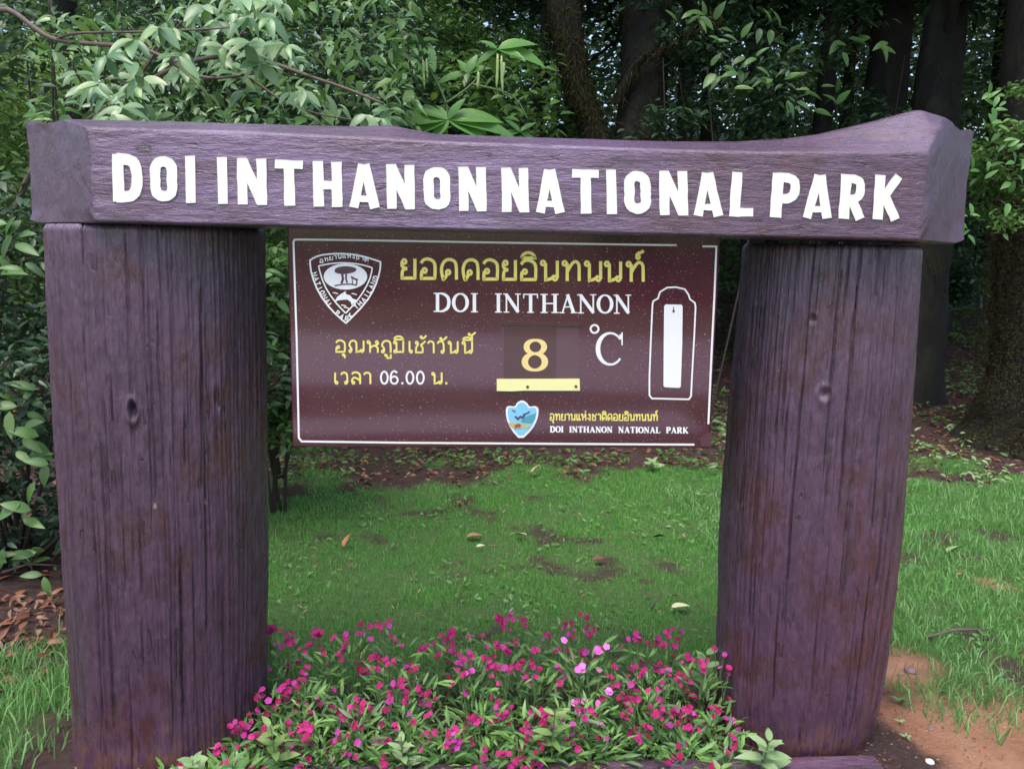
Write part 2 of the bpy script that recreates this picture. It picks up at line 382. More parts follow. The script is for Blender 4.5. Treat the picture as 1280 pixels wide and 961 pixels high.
def leaves_mesh(name, pos, D, Nn, size, tmpl, mat):
    D, S_, U = frames(D, Nn); V, F = tmpl; n = len(pos); size = np.asarray(size).reshape(-1, 1, 1)
    W = pos[:, None, :] + size*(V[None, :, 0:1]*D[:, None, :] + V[None, :, 1:2]*S_[:, None, :] + V[None, :, 2:3]*U[:, None, :])
    FF = F[None] + (np.arange(n)*len(V))[:, None, None]
    return fast_mesh(name, W.reshape(-1, 3), FF.reshape(-1, 3), mat)
def rand_dirs(n, down=0.2, spread=1.0):
    a = rng.uniform(0, 2*np.pi, n); D = np.stack([np.cos(a), np.sin(a), rng.normal(-down, 0.35*spread, n)], 1)
    Nn = np.stack([rng.normal(0, 0.4*spread, n), rng.normal(-0.25, 0.4*spread, n), np.ones(n)], 1)
    return D, Nn
def clumps(n, centre, rad, nc, cr):
    """points gathered into clumps through an ellipsoid"""
    c = rng.normal(0, 1, (nc, 3)); c /= np.linalg.norm(c, axis=1, keepdims=True); c *= rng.uniform(0.15, 1, (nc, 1))**0.5
    c = c*np.array(rad) + np.array(centre)
    i = rng.integers(0, nc, n); d = rng.normal(0, 1, (n, 3)); d /= np.linalg.norm(d, axis=1, keepdims=True)
    return c[i] + d*(rng.uniform(0, 1, (n, 1))**0.45)*np.array([cr, cr, cr*0.6])
def foliage(parent, name, pts, size, mat, tmpl=T4, down=0.2, kind='stuff', label=None):
    D, Nn = rand_dirs(len(pts), down); sz_ = size*rng.uniform(0.6, 1.3, len(pts))
    return child(name, leaves_mesh(name, pts, D, Nn, sz_, tmpl, mat), parent, label, kind)
LEAFM = {}
def leaf_obj(mat, pos, d, n, size, parent, label=None, variant=None):
    """one leaf as a part of its own, mesh shared between alike leaves"""
    k = (mat.name, variant if variant is not None else rnd.randrange(4))
    if k not in LEAFM:
        v = k[1]; V, F = leaf_tmpl(6, [0.36, 0.42, 0.33, 0.46, 0.5][v], [0.15, 0.3, 0.42, 0.22, 0.12][v], [0.35, 0.25, 0.45, 0.3, 0.2][v])
        LEAFM[k] = fast_mesh('leaf', V, F, mat)
    d = Vector(d).normalized(); s = Vector(n).cross(d)
    if s.length < 1e-3: s = Vector((1, 0, 0)).cross(d)
    s.normalize(); u = d.cross(s)
    o = bpy.data.objects.new('leaf', LEAFM[k]); COL.objects.link(o); o.parent = parent
    off = Vector((0, 0, 0)); p = parent
    while p is not None: off = off + p.location; p = p.parent
    M = Matrix(((d.x, s.x, u.x, 0), (d.y, s.y, u.y, 0), (d.z, s.z, u.z, 0), (0, 0, 0, 1)))
    o.matrix_local = Matrix.Translation(Vector(pos)-off) @ M @ Matrix.Scale(size, 4)
    if label: o['label'] = label
    return o

# ------------------------------------------------------------------ THE SIGN
sign = thing('park_sign', 'purple brown national park sign, two thick log posts carrying a lettered timber beam', 'park sign', (0.1, 0.3, 0))
def Ppx(arr, Y): return np.array([P(a, b, Y) for a, b in arr])

def column(cx, cy, rfun, ztop, label, seed, marks, chips, lean=0.0):
    th_f = np.linspace(-math.pi*0.62, math.pi*0.62, 460); th_b = np.linspace(math.pi*0.62, 2*math.pi-math.pi*0.62, 52)[1:-1]
    th = np.concatenate([th_f, th_b]); zz = np.concatenate([np.linspace(-0.15, 0.0, 4)[:-1], np.linspace(0, ztop, 230)])
    T, Zz = np.meshgrid(th, zz); r = np.interp(Zz, *rfun); s = T*0.3
    r = r + 0.030*(fbm(np.cos(T)*1.6+seed, np.sin(T)*1.6+Zz*0.7, seed, 3)-0.5)
    wav = 0.03*np.sin(Zz*2.2+seed) + 0.05*(noise2(Zz*3, Zz*0+seed, seed)-0.5)
    r = r + 0.011*(fbm((T+0.5*wav)*40, Zz*1.8, seed+3, 4)-0.5) + 0.004*(fbm(T*9, Zz*9, seed+5, 3)-0.5) + 0.0025*(fbm(T*26, Zz*40, seed+6, 3)-0.5)
    rg = np.random.default_rng(seed); crack = np.zeros_like(r)
    for k in range(170):
        t0 = rg.uniform(-1.7, 1.7); z0 = rg.uniform(-0.1, ztop-0.05); ln = rg.choice([0.12, 0.25, 0.45, 0.8])*rg.uniform(0.7, 1.4)
        wd = rg.uniform(0.006, 0.013); dp = rg.uniform(0.45, 1.0)
        if k % 3: wd *= 0.6; dp *= 0.7
        path = t0 + 0.35*wav + 0.012*(noise2(Zz*9, Zz*0+k, seed+k)-0.5)
        g = np.exp(-((T-path)/wd)**2)*sstep(z0, z0+0.06, Zz)*sstep(z0+ln, z0+ln-0.08, Zz)*dp
        crack = np.maximum(crack, g)
    crack *= 0.6+0.4*noise2(Zz*25, T*6, seed+9)
    r = r - 0.013*crack
    chip = np.zeros_like(r)
    for (t0, z0, a, b, d) in marks:
        q = ((T-t0)/a)**2+((Zz-z0)/b)**2
        r = r - d*np.exp(-q*1.3) + 0.35*d*np.exp(-(np.sqrt(q)-1.5)**2*4)
        crack = np.maximum(crack, 0.6*np.exp(-q*2)*(d > 0))
    for (t0, z0, a, b) in chips:
        q = np.sqrt(((T-t0)/a)**2+((Zz-z0)/b)**2) + 0.5*(noise2(T*160, Zz*80, 5)-0.5)
        chip = np.maximum(chip, sstep(1.1, 0.8, q))
    r = np.where(Zz > ztop-0.012, r-0.008*(Zz-(ztop-0.012))/0.012, r)
    Vx = cx+lean*(1-Zz/ztop)+r*np.sin(T); Vy = cy-r*np.cos(T)
    V = np.stack([Vx, Vy, Zz], -1).reshape(-1, 3); m = len(th)
    F = grid_faces(len(zz), m, True)
    top = len(V); V = np.vstack([V, [[cx, cy, ztop+0.004]]])
    me = fast_mesh('post', V, F, M_POST)
    mud = sstep(.20, .02, Zz+.22*(fbm(T*4+seed, Zz*9, 6, 4)-.5))*sstep(.3, .6, fbm(T*12, Zz*30, 61, 3))*.75
    attr(me, 'crack', np.append(np.clip(crack, 0, 1), 0)); attr(me, 'chip', np.append(chip, 0)); attr(me, 'mud', np.append(mud, 0))
    # end face as triangles
    base = (len(zz)-1)*m; mb = [(base+j, base+(j+1) % m, top) for j in range(m)]
    cap = fast_mesh('cap', V, mb, M_POST)
    import bmesh
    bm = bmesh.new(); bm.from_mesh(me); bm.verts.ensure_lookup_table()
    for f in mb:
        fa = bm.faces.new([bm.verts[i] for i in f]); fa.smooth = False
    bm.to_mesh(me); bm.free(); bpy.data.meshes.remove(cap)
    return child('post', me, sign, label)
ZB_L = P(48, 277, -0.03)[2]; ZB_R = P(1188, 303, -0.03)[2]
def th_of(px, py, cx, R): return math.asin(max(-0.95, min(0.95, (P(px, py, 0.06)[0]-cx)/R)))
CLX, CRX = -0.919, 1.151
column(CLX+0.01, 0.325, ([0, 0.1, 0.7, 1.2, 1.6], [0.292, 0.290, 0.300, 0.305, 0.306]), P(190, 281, 0.03)[2],
       'left log post with a round knot hole at mid height', 11,
       [(th_of(172, 511, CLX, .3), P(172, 511, .05)[2], 0.032, 0.022, 0.022), (th_of(262, 500, CLX, .3), P(262, 500, .1)[2], 0.03, 0.03, 0.006)],
       [(th_of(200, 630, CLX, .3), P(200, 630, .05)[2], 0.010, 0.009), (th_of(254, 632, CLX, .3), P(254, 632, .06)[2], 0.012, 0.008)], lean=-0.028)
column(CRX-0.01, 0.295, ([0, 0.05, 0.2, 0.7, 1.2, 1.6], [0.242, 0.254, 0.266, 0.278, 0.272, 0.264]), P(1040, 303, 0.03)[2]-0.004,
       'right log post with long open drying cracks', 23,
       [(th_of(1020, 400, CRX, .27), P(1020, 400, .05)[2], 0.045, 0.012, 0.006), (th_of(1032, 492, CRX, .27), P(1032, 492, .05)[2], 0.05, 0.016, 0.009)],
       [(th_of(953, 383, CRX, .27), P(953, 383, .08)[2], 0.014, 0.008), (th_of(940, 650, CRX, .27), P(940, 650, .05)[2], 0.007, 0.005)])

# beam: lofted hewn timber with oblique ends
YF, YR, YBK = -0.03, 0.11, 0.33
sil = Ppx([(20, 147), (110, 149), (210, 151), (300, 154), (380, 156), (440, 157), (492, 156), (515, 161), (545, 167), (600, 169), (700, 172), (840, 176), (920, 176), (975, 173), (1022, 167), (1060, 158), (1100, 148), (1125, 141), (1150, 134), (1172, 141), (1199, 150), (1240, 158)], YR)
cre = Ppx([(100, 158), (115, 159), (300, 164), (440, 171), (560, 177), (700, 182), (840, 187), (960, 190), (1100, 190), (1160, 190)], YF)
xl0, xr0 = P(113, 215, YF)[0], P(1157, 245, YF)[0]
xlb, xrb = P(39, 215, YBK)[0], P(1206, 245, YBK)[0]
zbl = P(39, 148, YBK)[2]-np.interp(xlb, sil[:, 0], sil[:, 2]); zbr = P(1204, 158, YBK)[2]-np.interp(xrb, sil[:, 0], sil[:, 2])
prof = []
for (a, b, n) in (((0, 0), (0, 1), 60), ((0, 1), (1, 2), 16), ((1, 2), (2, 3), 10), ((2, 3), (2, 0), 12), ((2, 0), (0, 0), 10)):
    for i in range(n): prof.append((a, b, i/n))
U_ = np.linspace(0, 1, 620); ydep = [YF, YR, YBK]
Vb = np.zeros((len(U_), len(prof), 3))
for j, (a, b, t) in enumerate(prof):
    yv = ydep[a[0]]*(1-t)+ydep[b[0]]*t
    k = (yv-YF)/(YBK-YF)
    xv = (xl0+(xlb-xl0)*k)*(1-U_) + (xr0+(xrb-xr0)*k)*U_
    def zl(lv):
        if lv == 0: return ZB_L+(ZB_R-ZB_L)*((xv-xlb)/(xrb-xlb))
        if lv == 1: return np.interp(xv, cre[:, 0], cre[:, 2])
        if lv == 2: return np.interp(xv, sil[:, 0], sil[:, 2])
        return np.interp(xv, sil[:, 0], sil[:, 2])+np.interp(xv, [xlb, xlb+.25, 0, xrb-.25, xrb], [zbl, -.03, -.035, -.035, zbr])
    zv = zl(a[1])*(1-t)+zl(b[1])*t
    Vb[:, j, 0] = xv; Vb[:, j, 1] = yv; Vb[:, j, 2] = zv
nx, nz = Vb[:, :, 0], Vb[:, :, 2]
chis = 0.003*(fbm(nx*4, nz*26+Vb[:, :, 1]*30, 51, 4)-0.5) + 0.0026*(fbm(nx*30, nz*120+Vb[:, :, 1]*90, 57, 3)-0.5)
isf = np.array([1.0 if (a == (0, 0) or a == (0, 1)) else 0.4 for a, b, t in prof])[None]
Vb[:, :, 1] += chis*isf; Vb[:, :, 2] += 0.5*chis
for _ in range(2):
    Vb[:, :, 1:] = .25*np.roll(Vb, 1, 1)[:, :, 1:]+.5*Vb[:, :, 1:]+.25*np.roll(Vb, -1, 1)[:, :, 1:]
endw = np.exp(-np.minimum(U_, 1-U_)*2.6/.02)[:, None]
Vb[:, :, 0] += endw*0.014*(fbm(Vb[:, :, 2]*22, Vb[:, :, 1]*22+nx*3, 101, 4)-.5)
cc = Vb.mean(1, keepdims=True); sh_ = 1-.03*np.exp(-np.minimum(U_, 1-U_)*2.6/.004)[:, None]
for ax_ in (1, 2): Vb[:, :, ax_] = cc[:, :, ax_]+(Vb[:, :, ax_]-cc[:, :, ax_])*sh_
# worn dents on the sloping upper face to the right
dd = np.exp(-(((nx-P(1090, 160, YR)[0])/0.06)**2+((nz-P(1090, 172, .05)[2])/0.012)**2)); Vb[:, :, 1] += 0.012*dd*isf; Vb[:, :, 2] -= 0.008*dd
V = Vb.reshape(-1, 3); F = grid_faces(len(U_), len(prof), True)[:, ::-1]
me = fast_mesh('crossbeam', V, F, M_BEAM)
ck = np.zeros(Vb.shape[:2])
for (px, py, a, b) in ((180, 186, 0.020, 0.010), (185, 257, 0.010, 0.004), (612, 194, 0.007, 0.006), (235, 196, 0.005, 0.004), (1022, 200, 0.012, 0.004), (1100, 164, 0.03, 0.006), (330, 172, .004, .004)):
    q = P(px, py, YF); r = np.hypot((nx-q[0])/a, (nz-q[2])/b)
    ck = np.maximum(ck, np.exp(-(r-0.8)**2*8) if px == 180 else np.exp(-r*r))
attr(me, 'crack', (0.85*ck).reshape(-1)); attr(me, 'chip', np.zeros(len(V))); attr(me, 'mud', np.zeros(len(V)))
sheen_w = sstep(.85, .1, nx+.5*(fbm(nx*3, nz*12, 71)-.5))*(.35+.65*sstep(.35, .65, fbm(nx*5, nz*30, 73, 4)))*(.55+.45*sstep(-.95, -.7, nx))  # sky reflection on the beam's left and middle, painted as lighter colour
attr(me, 'sky_sheen', np.clip(.95*sheen_w, 0, 1).reshape(-1))
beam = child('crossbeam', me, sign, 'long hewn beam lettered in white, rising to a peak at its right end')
for ui, sgn in ((0, -1), (len(U_)-1, 1)):
    ring = Vb[ui].copy(); c = ring.mean(0); n = len(ring); VV = []; K = 14
    for k in range(K+1):
        VV.append(ring*(1-k/K)+c*(k/K))
    VV = np.array(VV); dn = 0.005*(fbm(VV[:, :, 2]*30+VV[:, :, 0]*14, VV[:, :, 2]*12-VV[:, :, 0]*60, 5)-0.5)*np.linspace(0, 1, K+1).clip(0, .3)[:, None]/.3
    kk = (VV[:, :, 1]-YF)/(YBK-YF); flat = (xl0+(xlb-xl0)*kk) if sgn < 0 else (xr0+(xrb-xr0)*kk); wk = np.clip(np.linspace(0, 1, K+1)*5, 0, 1)[:, None]
    VV[:, :, 0] = VV[:, :, 0]*(1-wk)+(flat+sgn*.002+.006*(fbm(VV[:, :, 2]*16, VV[:, :, 1]*16, 7)-.5))*wk
    VV[:, :, 1] += dn; fc = grid_faces(K+1, n, True)
    if sgn > 0: fc = fc[:, ::-1]
    em = fast_mesh('end_face', VV.reshape(-1, 3), fc, M_END, True); attr(em, 'crack', np.zeros(VV.size//3)); attr(em, 'chip', np.zeros(VV.size//3))
    child('end_face', em, beam)

# ---------------- strokes
def chaikin(pts, it=2, closed=False):
    pts = [tuple(p) for p in pts]
    for _ in range(it):
        q = []
        n = len(pts)
        rngi = range(n) if closed else range(n-1)
        if not closed: q.append(pts[0])
        for i in rngi:
            a, b = pts[i], pts[(i+1) % n]
            q += [(a[0]*.75+b[0]*.25, a[1]*.75+b[1]*.25), (a[0]*.25+b[0]*.75, a[1]*.25+b[1]*.75)]
        if not closed: q.append(pts[-1])
        pts = q
    return pts
def circ(cx, cy, rx, ry=None, a0=0, a1=360, n=14):
    ry = ry or rx
    return [(cx+rx*math.cos(math.radians(a0+(a1-a0)*i/n)), cy+ry*math.sin(math.radians(a0+(a1-a0)*i/n))) for i in range(n+1)]
LAYER = [0]
def stroke(mb, pts, wd, Y, thick, closed=False, jag=0.0):
    """pts in photograph places, wd stroke width in the same unit; becomes a thin raised ribbon on the plane y=Y"""
    P2 = [np.array(p, float) for p in pts]; n = len(P2)
    wd = wd if hasattr(wd, '__len__') else [wd]*n
    LAYER[0] = (LAYER[0]+1) % 12; yt = Y-thick-0.00004*LAYER[0]; V = []; F = []
    for i in range(n):
        if closed: a, b = P2[(i-1) % n], P2[(i+1) % n]; t1 = P2[i]-a; t2 = b-P2[i]
        else: a, b = P2[max(i-1, 0)], P2[min(i+1, n-1)]; t1 = P2[i]-a if i else b-P2[i]; t2 = b-P2[i] if i < n-1 else t1
        t1 = t1/(np.linalg.norm(t1)+1e-9); t2 = t2/(np.linalg.norm(t2)+1e-9)
        t = t1+t2; t = t/(np.linalg.norm(t)+1e-9); nn = np.array([-t[1], t[0]])
        k = 1/max(0.5, float(np.dot(t, t1)))
        h = wd[i]*0.5*k; jl = 1+jag*(rnd.random()-.5); jr = 1+jag*(rnd.random()-.5)
        L_, R_ = P2[i]+nn*h*jl, P2[i]-nn*h*jr
        pl, pr = P(L_[0], L_[1], yt), P(R_[0], R_[1], yt)
        bl, br = P(L_[0], L_[1], Y), P(R_[0], R_[1], Y)
        V += [bl, pl, pr, br]
    m = n if closed else n-1
    for i in range(m):
        a = 4*i; b = 4*((i+1) % n)
        for j in range(3): F.append((a+j, a+j+1, b+j+1, b+j))
    if not closed: F += [(0, 3, 2, 1), (4*n-4, 4*n-3, 4*n-2, 4*n-1)]
    mb.add(V, F)
def poly(mb, pts, Y, thick):
    LAYER[0] = (LAYER[0]+1) % 12; yt = Y-thick-0.00004*LAYER[0]; n = len(pts)
    V = [P(a, b, yt) for a, b in pts]+[P(a, b, Y) for a, b in pts]
    F = [tuple(range(n))]+[(i, n+i, n+(i+1) % n, (i+1) % n) for i in range(n)]
    mb.add(V, F)
# ---------------- block letters painted on the beam
W = 0.27
BL = {
 'I': (0.24, [([(.12, 0), (.12, .5), (.12, 1)], .24)]),
 'D': (0.66, [([(.13, 0), (.13, 1)], W), (chaikin([(.08, .90), (.38, .90), (.53, .74), (.53, .26), (.38, .10), (.08, .10)], 2), [.20]+[W*.95]*18+[.20])]),
 'O': (0.62, [(chaikin([(.31, .885), (.50, .80), (.49, .5), (.50, .2), (.31, .115), (.12, .2), (.13, .5), (.12, .8)], 2, True), W*.9)]),
 'N': (0.64, [([(.115, 0), (.115, 1)], .23), ([(.525, 0), (.525, 1)], .23), ([(.13, .94), (.51, .06)], .23)]),
 'T': (0.62, [([(0, .9), (.62, .9)], .2), ([(.31, 0), (.31, .9)], .25)]),
 'H': (0.64, [([(.12, 0), (.12, 1)], .24), ([(.52, 0), (.52, 1)], .24), ([(.1, .48), (.54, .48)], .2)]),
 'A': (0.66, [([(.10, 0), (.31, .97)], .21), ([(.56, 0), (.35, .97)], .23), ([(.18, .2), (.48, .2)], .15)]),
 'L': (0.56, [([(.125, 0), (.125, 1)], .25), ([(.1, .1), (.56, .1)], .2)]),
 'P': (0.60, [([(.13, 0), (.13, 1)], .26), (chaikin([(.1, .90), (.36, .90), (.48, .80), (.48, .52), (.36, .42), (.1, .42)], 2), .21)]),
 'R': (0.60, [([(.13, 0), (.13, 1)], .25), (chaikin([(.1, .90), (.36, .90), (.46, .80), (.46, .54), (.36, .45), (.1, .45)], 2), .20), ([(.28, .45), (.50, 0)], .22)]),
 'K': (0.62, [([(.12, 0), (.12, 1)], .24), ([(.14, .38), (.53, .98)], .20), ([(.24, .55), (.52, 0)], .22)]),
}
tt = ([140, 240, 455, 546, 645, 1127], [192.5, 195, 204, 208, 210, 219.5]); bt = ([140, 240, 455, 546, 645, 1127], [252, 254, 260, 263, 265.5, 275])
LET = [('D', 140, 179), ('O', 187, 222), ('I', 231, 245), ('I', 271.5, 285), ('N', 296, 334), ('T', 344, 379), ('H', 391, 428), ('A', 436, 474), ('N', 483, 518.5), ('O', 529, 563.5), ('N', 573, 608),
       ('N', 627, 661), ('A', 669.5, 705), ('T', 715.5, 749), ('I', 757.5, 771), ('O', 779.7, 814), ('N', 824, 860), ('A', 866.5, 903), ('L', 913, 943), ('P', 963, 1001), ('A', 1005, 1041), ('R', 1049, 1083), ('K', 1092, 1127)]
for ch, x0, x1 in LET:
    wd, st = BL[ch]; mb = MB(); sx = (x1-x0)/wd; sl_ = -0.02 if x0 < 900 else 0.07
    for pts, ws in st:
        q = []; 
        for (u, v) in pts:
            px = x0+u*sx; t0, b0 = np.interp(px, *tt), np.interp(px, *bt)
            q.append((px+sl_*(v-.5)*(b0-t0), b0+(t0-b0)*v))
        cl = ch == 'O'
        if not cl and len(q) == 2: q = [tuple(np.array(q[0])*(1-k/5)+np.array(q[1])*k/5) for k in range(6)]
        hh = 0.5*(sx+57); 
        if hasattr(ws, '__len__'): ws = [ws[0]*hh]+[ws[1]*hh]*(len(q)-2)+[ws[-1]*hh]
        else: ws = ws*hh
        stroke(mb, q, np.array(ws)*.94 if hasattr(ws, '__len__') else ws*.94, YF+0.002, 0.0040, cl, 0.14)
    child('letter', mb.mesh('letter', M_LETTER), beam, 'white painted letter '+ch)

# ---------------- the board
YB = 0.05
cs = Ppx([(358, 290), (900, 300), (887, 561), (367, 558)], YB)
bx0, bx1 = (cs[0, 0]+cs[3, 0])/2, (cs[1, 0]+cs[2, 0])/2; bz1, bz0 = (cs[0, 2]+cs[1, 2])/2+0.02, (cs[2, 2]+cs[3, 2])/2
print('board corners', cs.round(3).tolist())
def box(mb, x0, x1, y0, y1, z0, z1, bev=0.0):
    V = [(x0, y0, z0), (x1, y0, z0), (x1, y0, z1), (x0, y0, z1), (x0, y1, z0), (x1, y1, z0), (x1, y1, z1), (x0, y1, z1)]
    if bev:
        for i in range(4):
            x, y, z = V[i]; V[i] = (x+(bev if x == x0 else -bev), y, z+(bev if z == z0 else -bev))
        V2 = [(x0, y0+bev, z0), (x1, y0+bev, z0), (x1, y0+bev, z1), (x0, y0+bev, z1)]
        V = V[:4]+V2+V[4:]
        F = [(0, 1, 2, 3)]+[(i, i+4, (i+1) % 4+4, (i+1) % 4) for i in range(4)]+[(i+4, i+8, (i+1) % 4+8, (i+1) % 4+4) for i in range(4)]+[(11, 10, 9, 8)]
    else: F = [(0, 1, 2, 3), (7, 6, 5, 4), (0, 4, 5, 1), (1, 5, 6, 2), (2, 6, 7, 3), (3, 7, 4, 0)]
    mb.add(V, F)
mb = MB(); box(mb, bx0, bx1, YB, YB+0.022, bz0, bz1, 0.003)
board = child('notice_board', mb.mesh('notice_board', M_BOARD), sign, 'glossy wet maroon board under the beam showing the morning temperature')
TH = 0.0008
def part(name, mat, fn, label=None, Y=YB, th=TH, smooth=False):
    mb = MB(); fn(mb, Y, th); return child(name, mb.mesh(name, mat, smooth), board, label)
def border(mb, Y, th):
    stroke(mb, [(372, 299.5), (420, 300), (500, 301.2), (600, 303), (700, 304.5), (800, 306), (846, 306.6)], 2.4, Y, th)
    stroke(mb, [(878, 308), (895.5, 308.2), (893, 370), (889, 450), (885.5, 530)], 2.4, Y, th)
    stroke(mb, [(868, 555.6), (700, 554.6), (500, 553.2), (377, 551.6), (373.5, 547), (371, 430), (366.8, 303), (368, 299.8), (372, 299.5)], 2.4, Y, th)
part('border_line', M_WHITE, border)
def corner(mb, Y, th):
    poly(mb, [(874, 549), (886, 541), (890, 541), (888, 558), (876, 558)], Y, th)
part('corner_clip', M_ACRY, corner, 'scuffed corner clip', th=0.003)
# Thai letters as strokes, x right, y up, body 0..1
def c_(cx, cy, r=0.105): return ('c', cx, cy, r)
TG = {
 'ย': (.78, [c_(.2, .86), [(.10, .88), (.08, .68), (.16, .56), (.34, .52)], [(.34, .52), (.16, .48), (.10, .36), (.10, .05), (.11, .05), (.70, .05), (.71, .06), (.71, 1)]]),
 'อ': (.78, [c_(.24, .44), [(.13, .44), (.10, .3), (.10, .05), (.11, .05), (.68, .05), (.69, .06), (.71, .5), (.68, .86), (.42, 1.02), (.2, .98), (.08, .80)]]),
 'ด': (.80, [c_(.36, .36), [(.30, .28), (.26, .14), (.16, .0), (.14, .02), (.04, .5), (.16, .9), (.42, 1.02), (.68, .9), (.73, .6), (.73, 0)]]),
 'ต': (.80, [c_(.36, .36), [(.30, .28), (.26, .14), (.16, .0), (.14, .02), (.04, .5), (.12, .95), (.26, 1.0), (.40, .86), (.54, 1.0), (.70, .95), (.73, .6), (.73, 0)]]),
 'น': (.82, [c_(.13, .88), [(.24, .88), (.24, .04), (.25, .04), (.48, .10), (.62, .26)], c_(.64, .13), [(.74, .13), (.74, 1)]]),
 'ม': (.82, [c_(.15, .88), [(.26, .88), (.26, .16)], c_(.16, .13), [(.26, .08), (.73, .08), (.74, .09), (.74, 1)]]),
 'ท': (.82, [c_(.13, .88), [(.24, .88), (.24, 0)], [(.24, .45), (.42, .85), (.60, 1.0), (.74, .85), (.75, .6), (.75, 0)]]),
 'ห': (.84, [c_(.13, .88), [(.24, .88), (.24, 0)], [(.24, .38), (.4, .55), (.6, .6), (.78, .74), (.78, .82)], c_(.68, .88), [(.58, .58), (.74, .42), (.75, .3), (.75, 0)]]),
 'ณ': (1.15, [c_(.15, .12), [(.25, .14), (.24, .35), (.07, .6), (.16, .92), (.36, 1.02), (.56, .9), (.58, .6), (.58, .04), (.59, .04), (.8, .10), (.95, .26)], c_(.97, .13), [(1.07, .13), (1.07, 1)]]),
 'ภ': (.80, [c_(.15, .12), [(.25, .14), (.24, .42), (.10, .56), (.08, .66), (.2, .94), (.44, 1.02), (.68, .92), (.73, .6), (.73, 0)]]),
 'ช': (.84, [c_(.17, .86), [(.27, .86), (.26, .66), (.14, .52), (.12, .3), (.12, .05), (.13, .05), (.6, .05), (.61, .06), (.64, .45), (.5, .62), (.5, .72), (.64, .78), (.82, 1.0)]]),
 'เ': (.32, [[(.10, 1), (.10, .13)], c_(.2, .12)]),
 'แ': (.70, [[(.10, 1), (.10, .13)], c_(.2, .12), [(.48, 1), (.48, .13)], c_(.58, .12)]),
 'า': (.55, [[(.05, .80), (.12, .96), (.3, 1.0), (.46, .88), (.47, .6), (.47, 0)]]),
 'ว': (.60, [[(.05, .80), (.14, .98), (.34, 1.0), (.5, .86), (.52, .5), (.52, .13)], c_(.42, .12)]),
 'ล': (.80, [[(.08, .84), (.2, 1.0), (.44, 1.02), (.68, .9), (.72, .6), (.72, 0)], c_(.2, .12), [(.10, .14), (.08, .38), (.24, .58), (.44, .52), (.72, .30)]]),
 'ง': (.62, [c_(.36, .88), [(.47, .88), (.50, .5), (.48, .04), (.46, .04), (.26, .2), (.05, .42)]]),
 'ิ': (0, [[(-.72, 1.12), (-.66, 1.30), (-.42, 1.40), (-.18, 1.32), (-.08, 1.12), (-.10, 1.12), (-.72, 1.12)]]),
 'ี': (0, [[(-.72, 1.12), (-.66, 1.28), (-.42, 1.36), (-.18, 1.28), (-.08, 1.12), (-.10, 1.12), (-.72, 1.12)], [(-.08, 1.12), (-.08, 1.45)]]),
 'ั': (0, [c_(-.40, 1.22, .07), [(-.33, 1.2), (-.34, 1.10), (-.2, 1.10), (.04, 1.38)]]),
 '้': (0, [c_(-.38, 1.34, .07), [(-.31, 1.33), (-.34, 1.2), (-.2, 1.22), (.0, 1.46)]]),
 '๊': (0, [c_(-.30, 1.60, .07), [(-.23, 1.59), (-.26, 1.5), (-.1, 1.52), (.14, 1.76)]]),
 '่': (0, [[(-.12, 1.16), (-.10, 1.46)]]),
 '์': (0, [c_(-.22, 1.24, .09), [(-.30, 1.30), (-.20, 1.44), (-.05, 1.46), (.06, 1.56)]]),
 'ุ': (0, [c_(-.26, -.20, .07), [(-.16, -.18), (-.16, -.48)]]),
 'ู': (0, [c_(-.48, -.20, .07), [(-.39, -.18), (-.39, -.42), (-.38, -.43), (-.14, -.43), (-.13, -.42), (-.13, -.12)]]),
}
def thai(mb, ch, x0, x1, yt_, yb_, wd, Y, th):
    w_, st = TG[ch]; sc = (x1-x0)/(w_ if w_ else 1.0)
    if not w_: x0b, sc = x1, (x1-x0)/0.8     # marks: hung from the right edge of their letter
    else: x0b = x0
    H = yb_-yt_
    for s_ in st:
        if isinstance(s_, tuple):
            _, cx, cy, r = s_
            q = [(x0b+u*sc, yb_-v*H) for u, v in circ(cx, cy, r*H/sc*0.9, r, n=12)[:-1]]
            stroke(mb, q, wd*0.8, Y, th, True)
        else:
            q = chaikin(s_, 2) if len(s_) > 2 else s_
            q = [(x0b+u*sc, yb_-v*H) for u, v in q]
            stroke(mb, q, wd, Y, th)
TITLE = [('ย', 500, 520.5), ('อ', 524, 546), ('ด', 550, 572.5), ('ด', 577, 599.5), ('อ', 602, 624), ('ย', 627, 646), ('อ', 649, 672), ('ิ', 650, 671), ('น', 675, 699), ('ท', 702, 726), ('น', 730, 753), ('น', 755, 778), ('ท', 782, 806), ('์', 783, 803)]
def title(mb, Y, th):
    for ch, a, b in TITLE:
        thai(mb, ch, a, b, np.interp(a, [500, 800], [323.5, 327.5]), np.interp(a, [500, 800], [349, 352.5]), 3.9, Y, th)
part('title_text', M_YELLOW, title, 'yellow Thai heading')
def line1(mb, Y, th):
    yb_ = 440.5; yt_ = 425.5
    for ch, a, b in [('อ', 418.5, 432.5), ('ุ', 419, 434), ('ณ', 435, 456), ('ห', 458, 474), ('ภ', 476, 489.5), ('ู', 476, 491), ('ม', 491, 505.5), ('ิ', 491, 505.5), ('เ', 510, 516), ('ช', 518, 532), ('้', 519, 533), ('า', 534, 543.5), ('ว', 546, 556), ('ั', 544, 558), ('น', 559.5, 573.5), ('น', 577, 591.5), ('ี', 577, 591.5), ('๊', 577, 592)]:
        thai(mb, ch, a, b, yt_+(a-418)*.008, yb_+(a-418)*.008, 2.3, Y, th)
def line2(mb, Y, th):
    for ch, a, b in [('เ', 417, 423), ('ว', 425.5, 435.5), ('ล', 438.5, 451.5), ('า', 454, 464.5)]:
        thai(mb, ch, a, b, 465.5, 480, 2.3, Y, th)
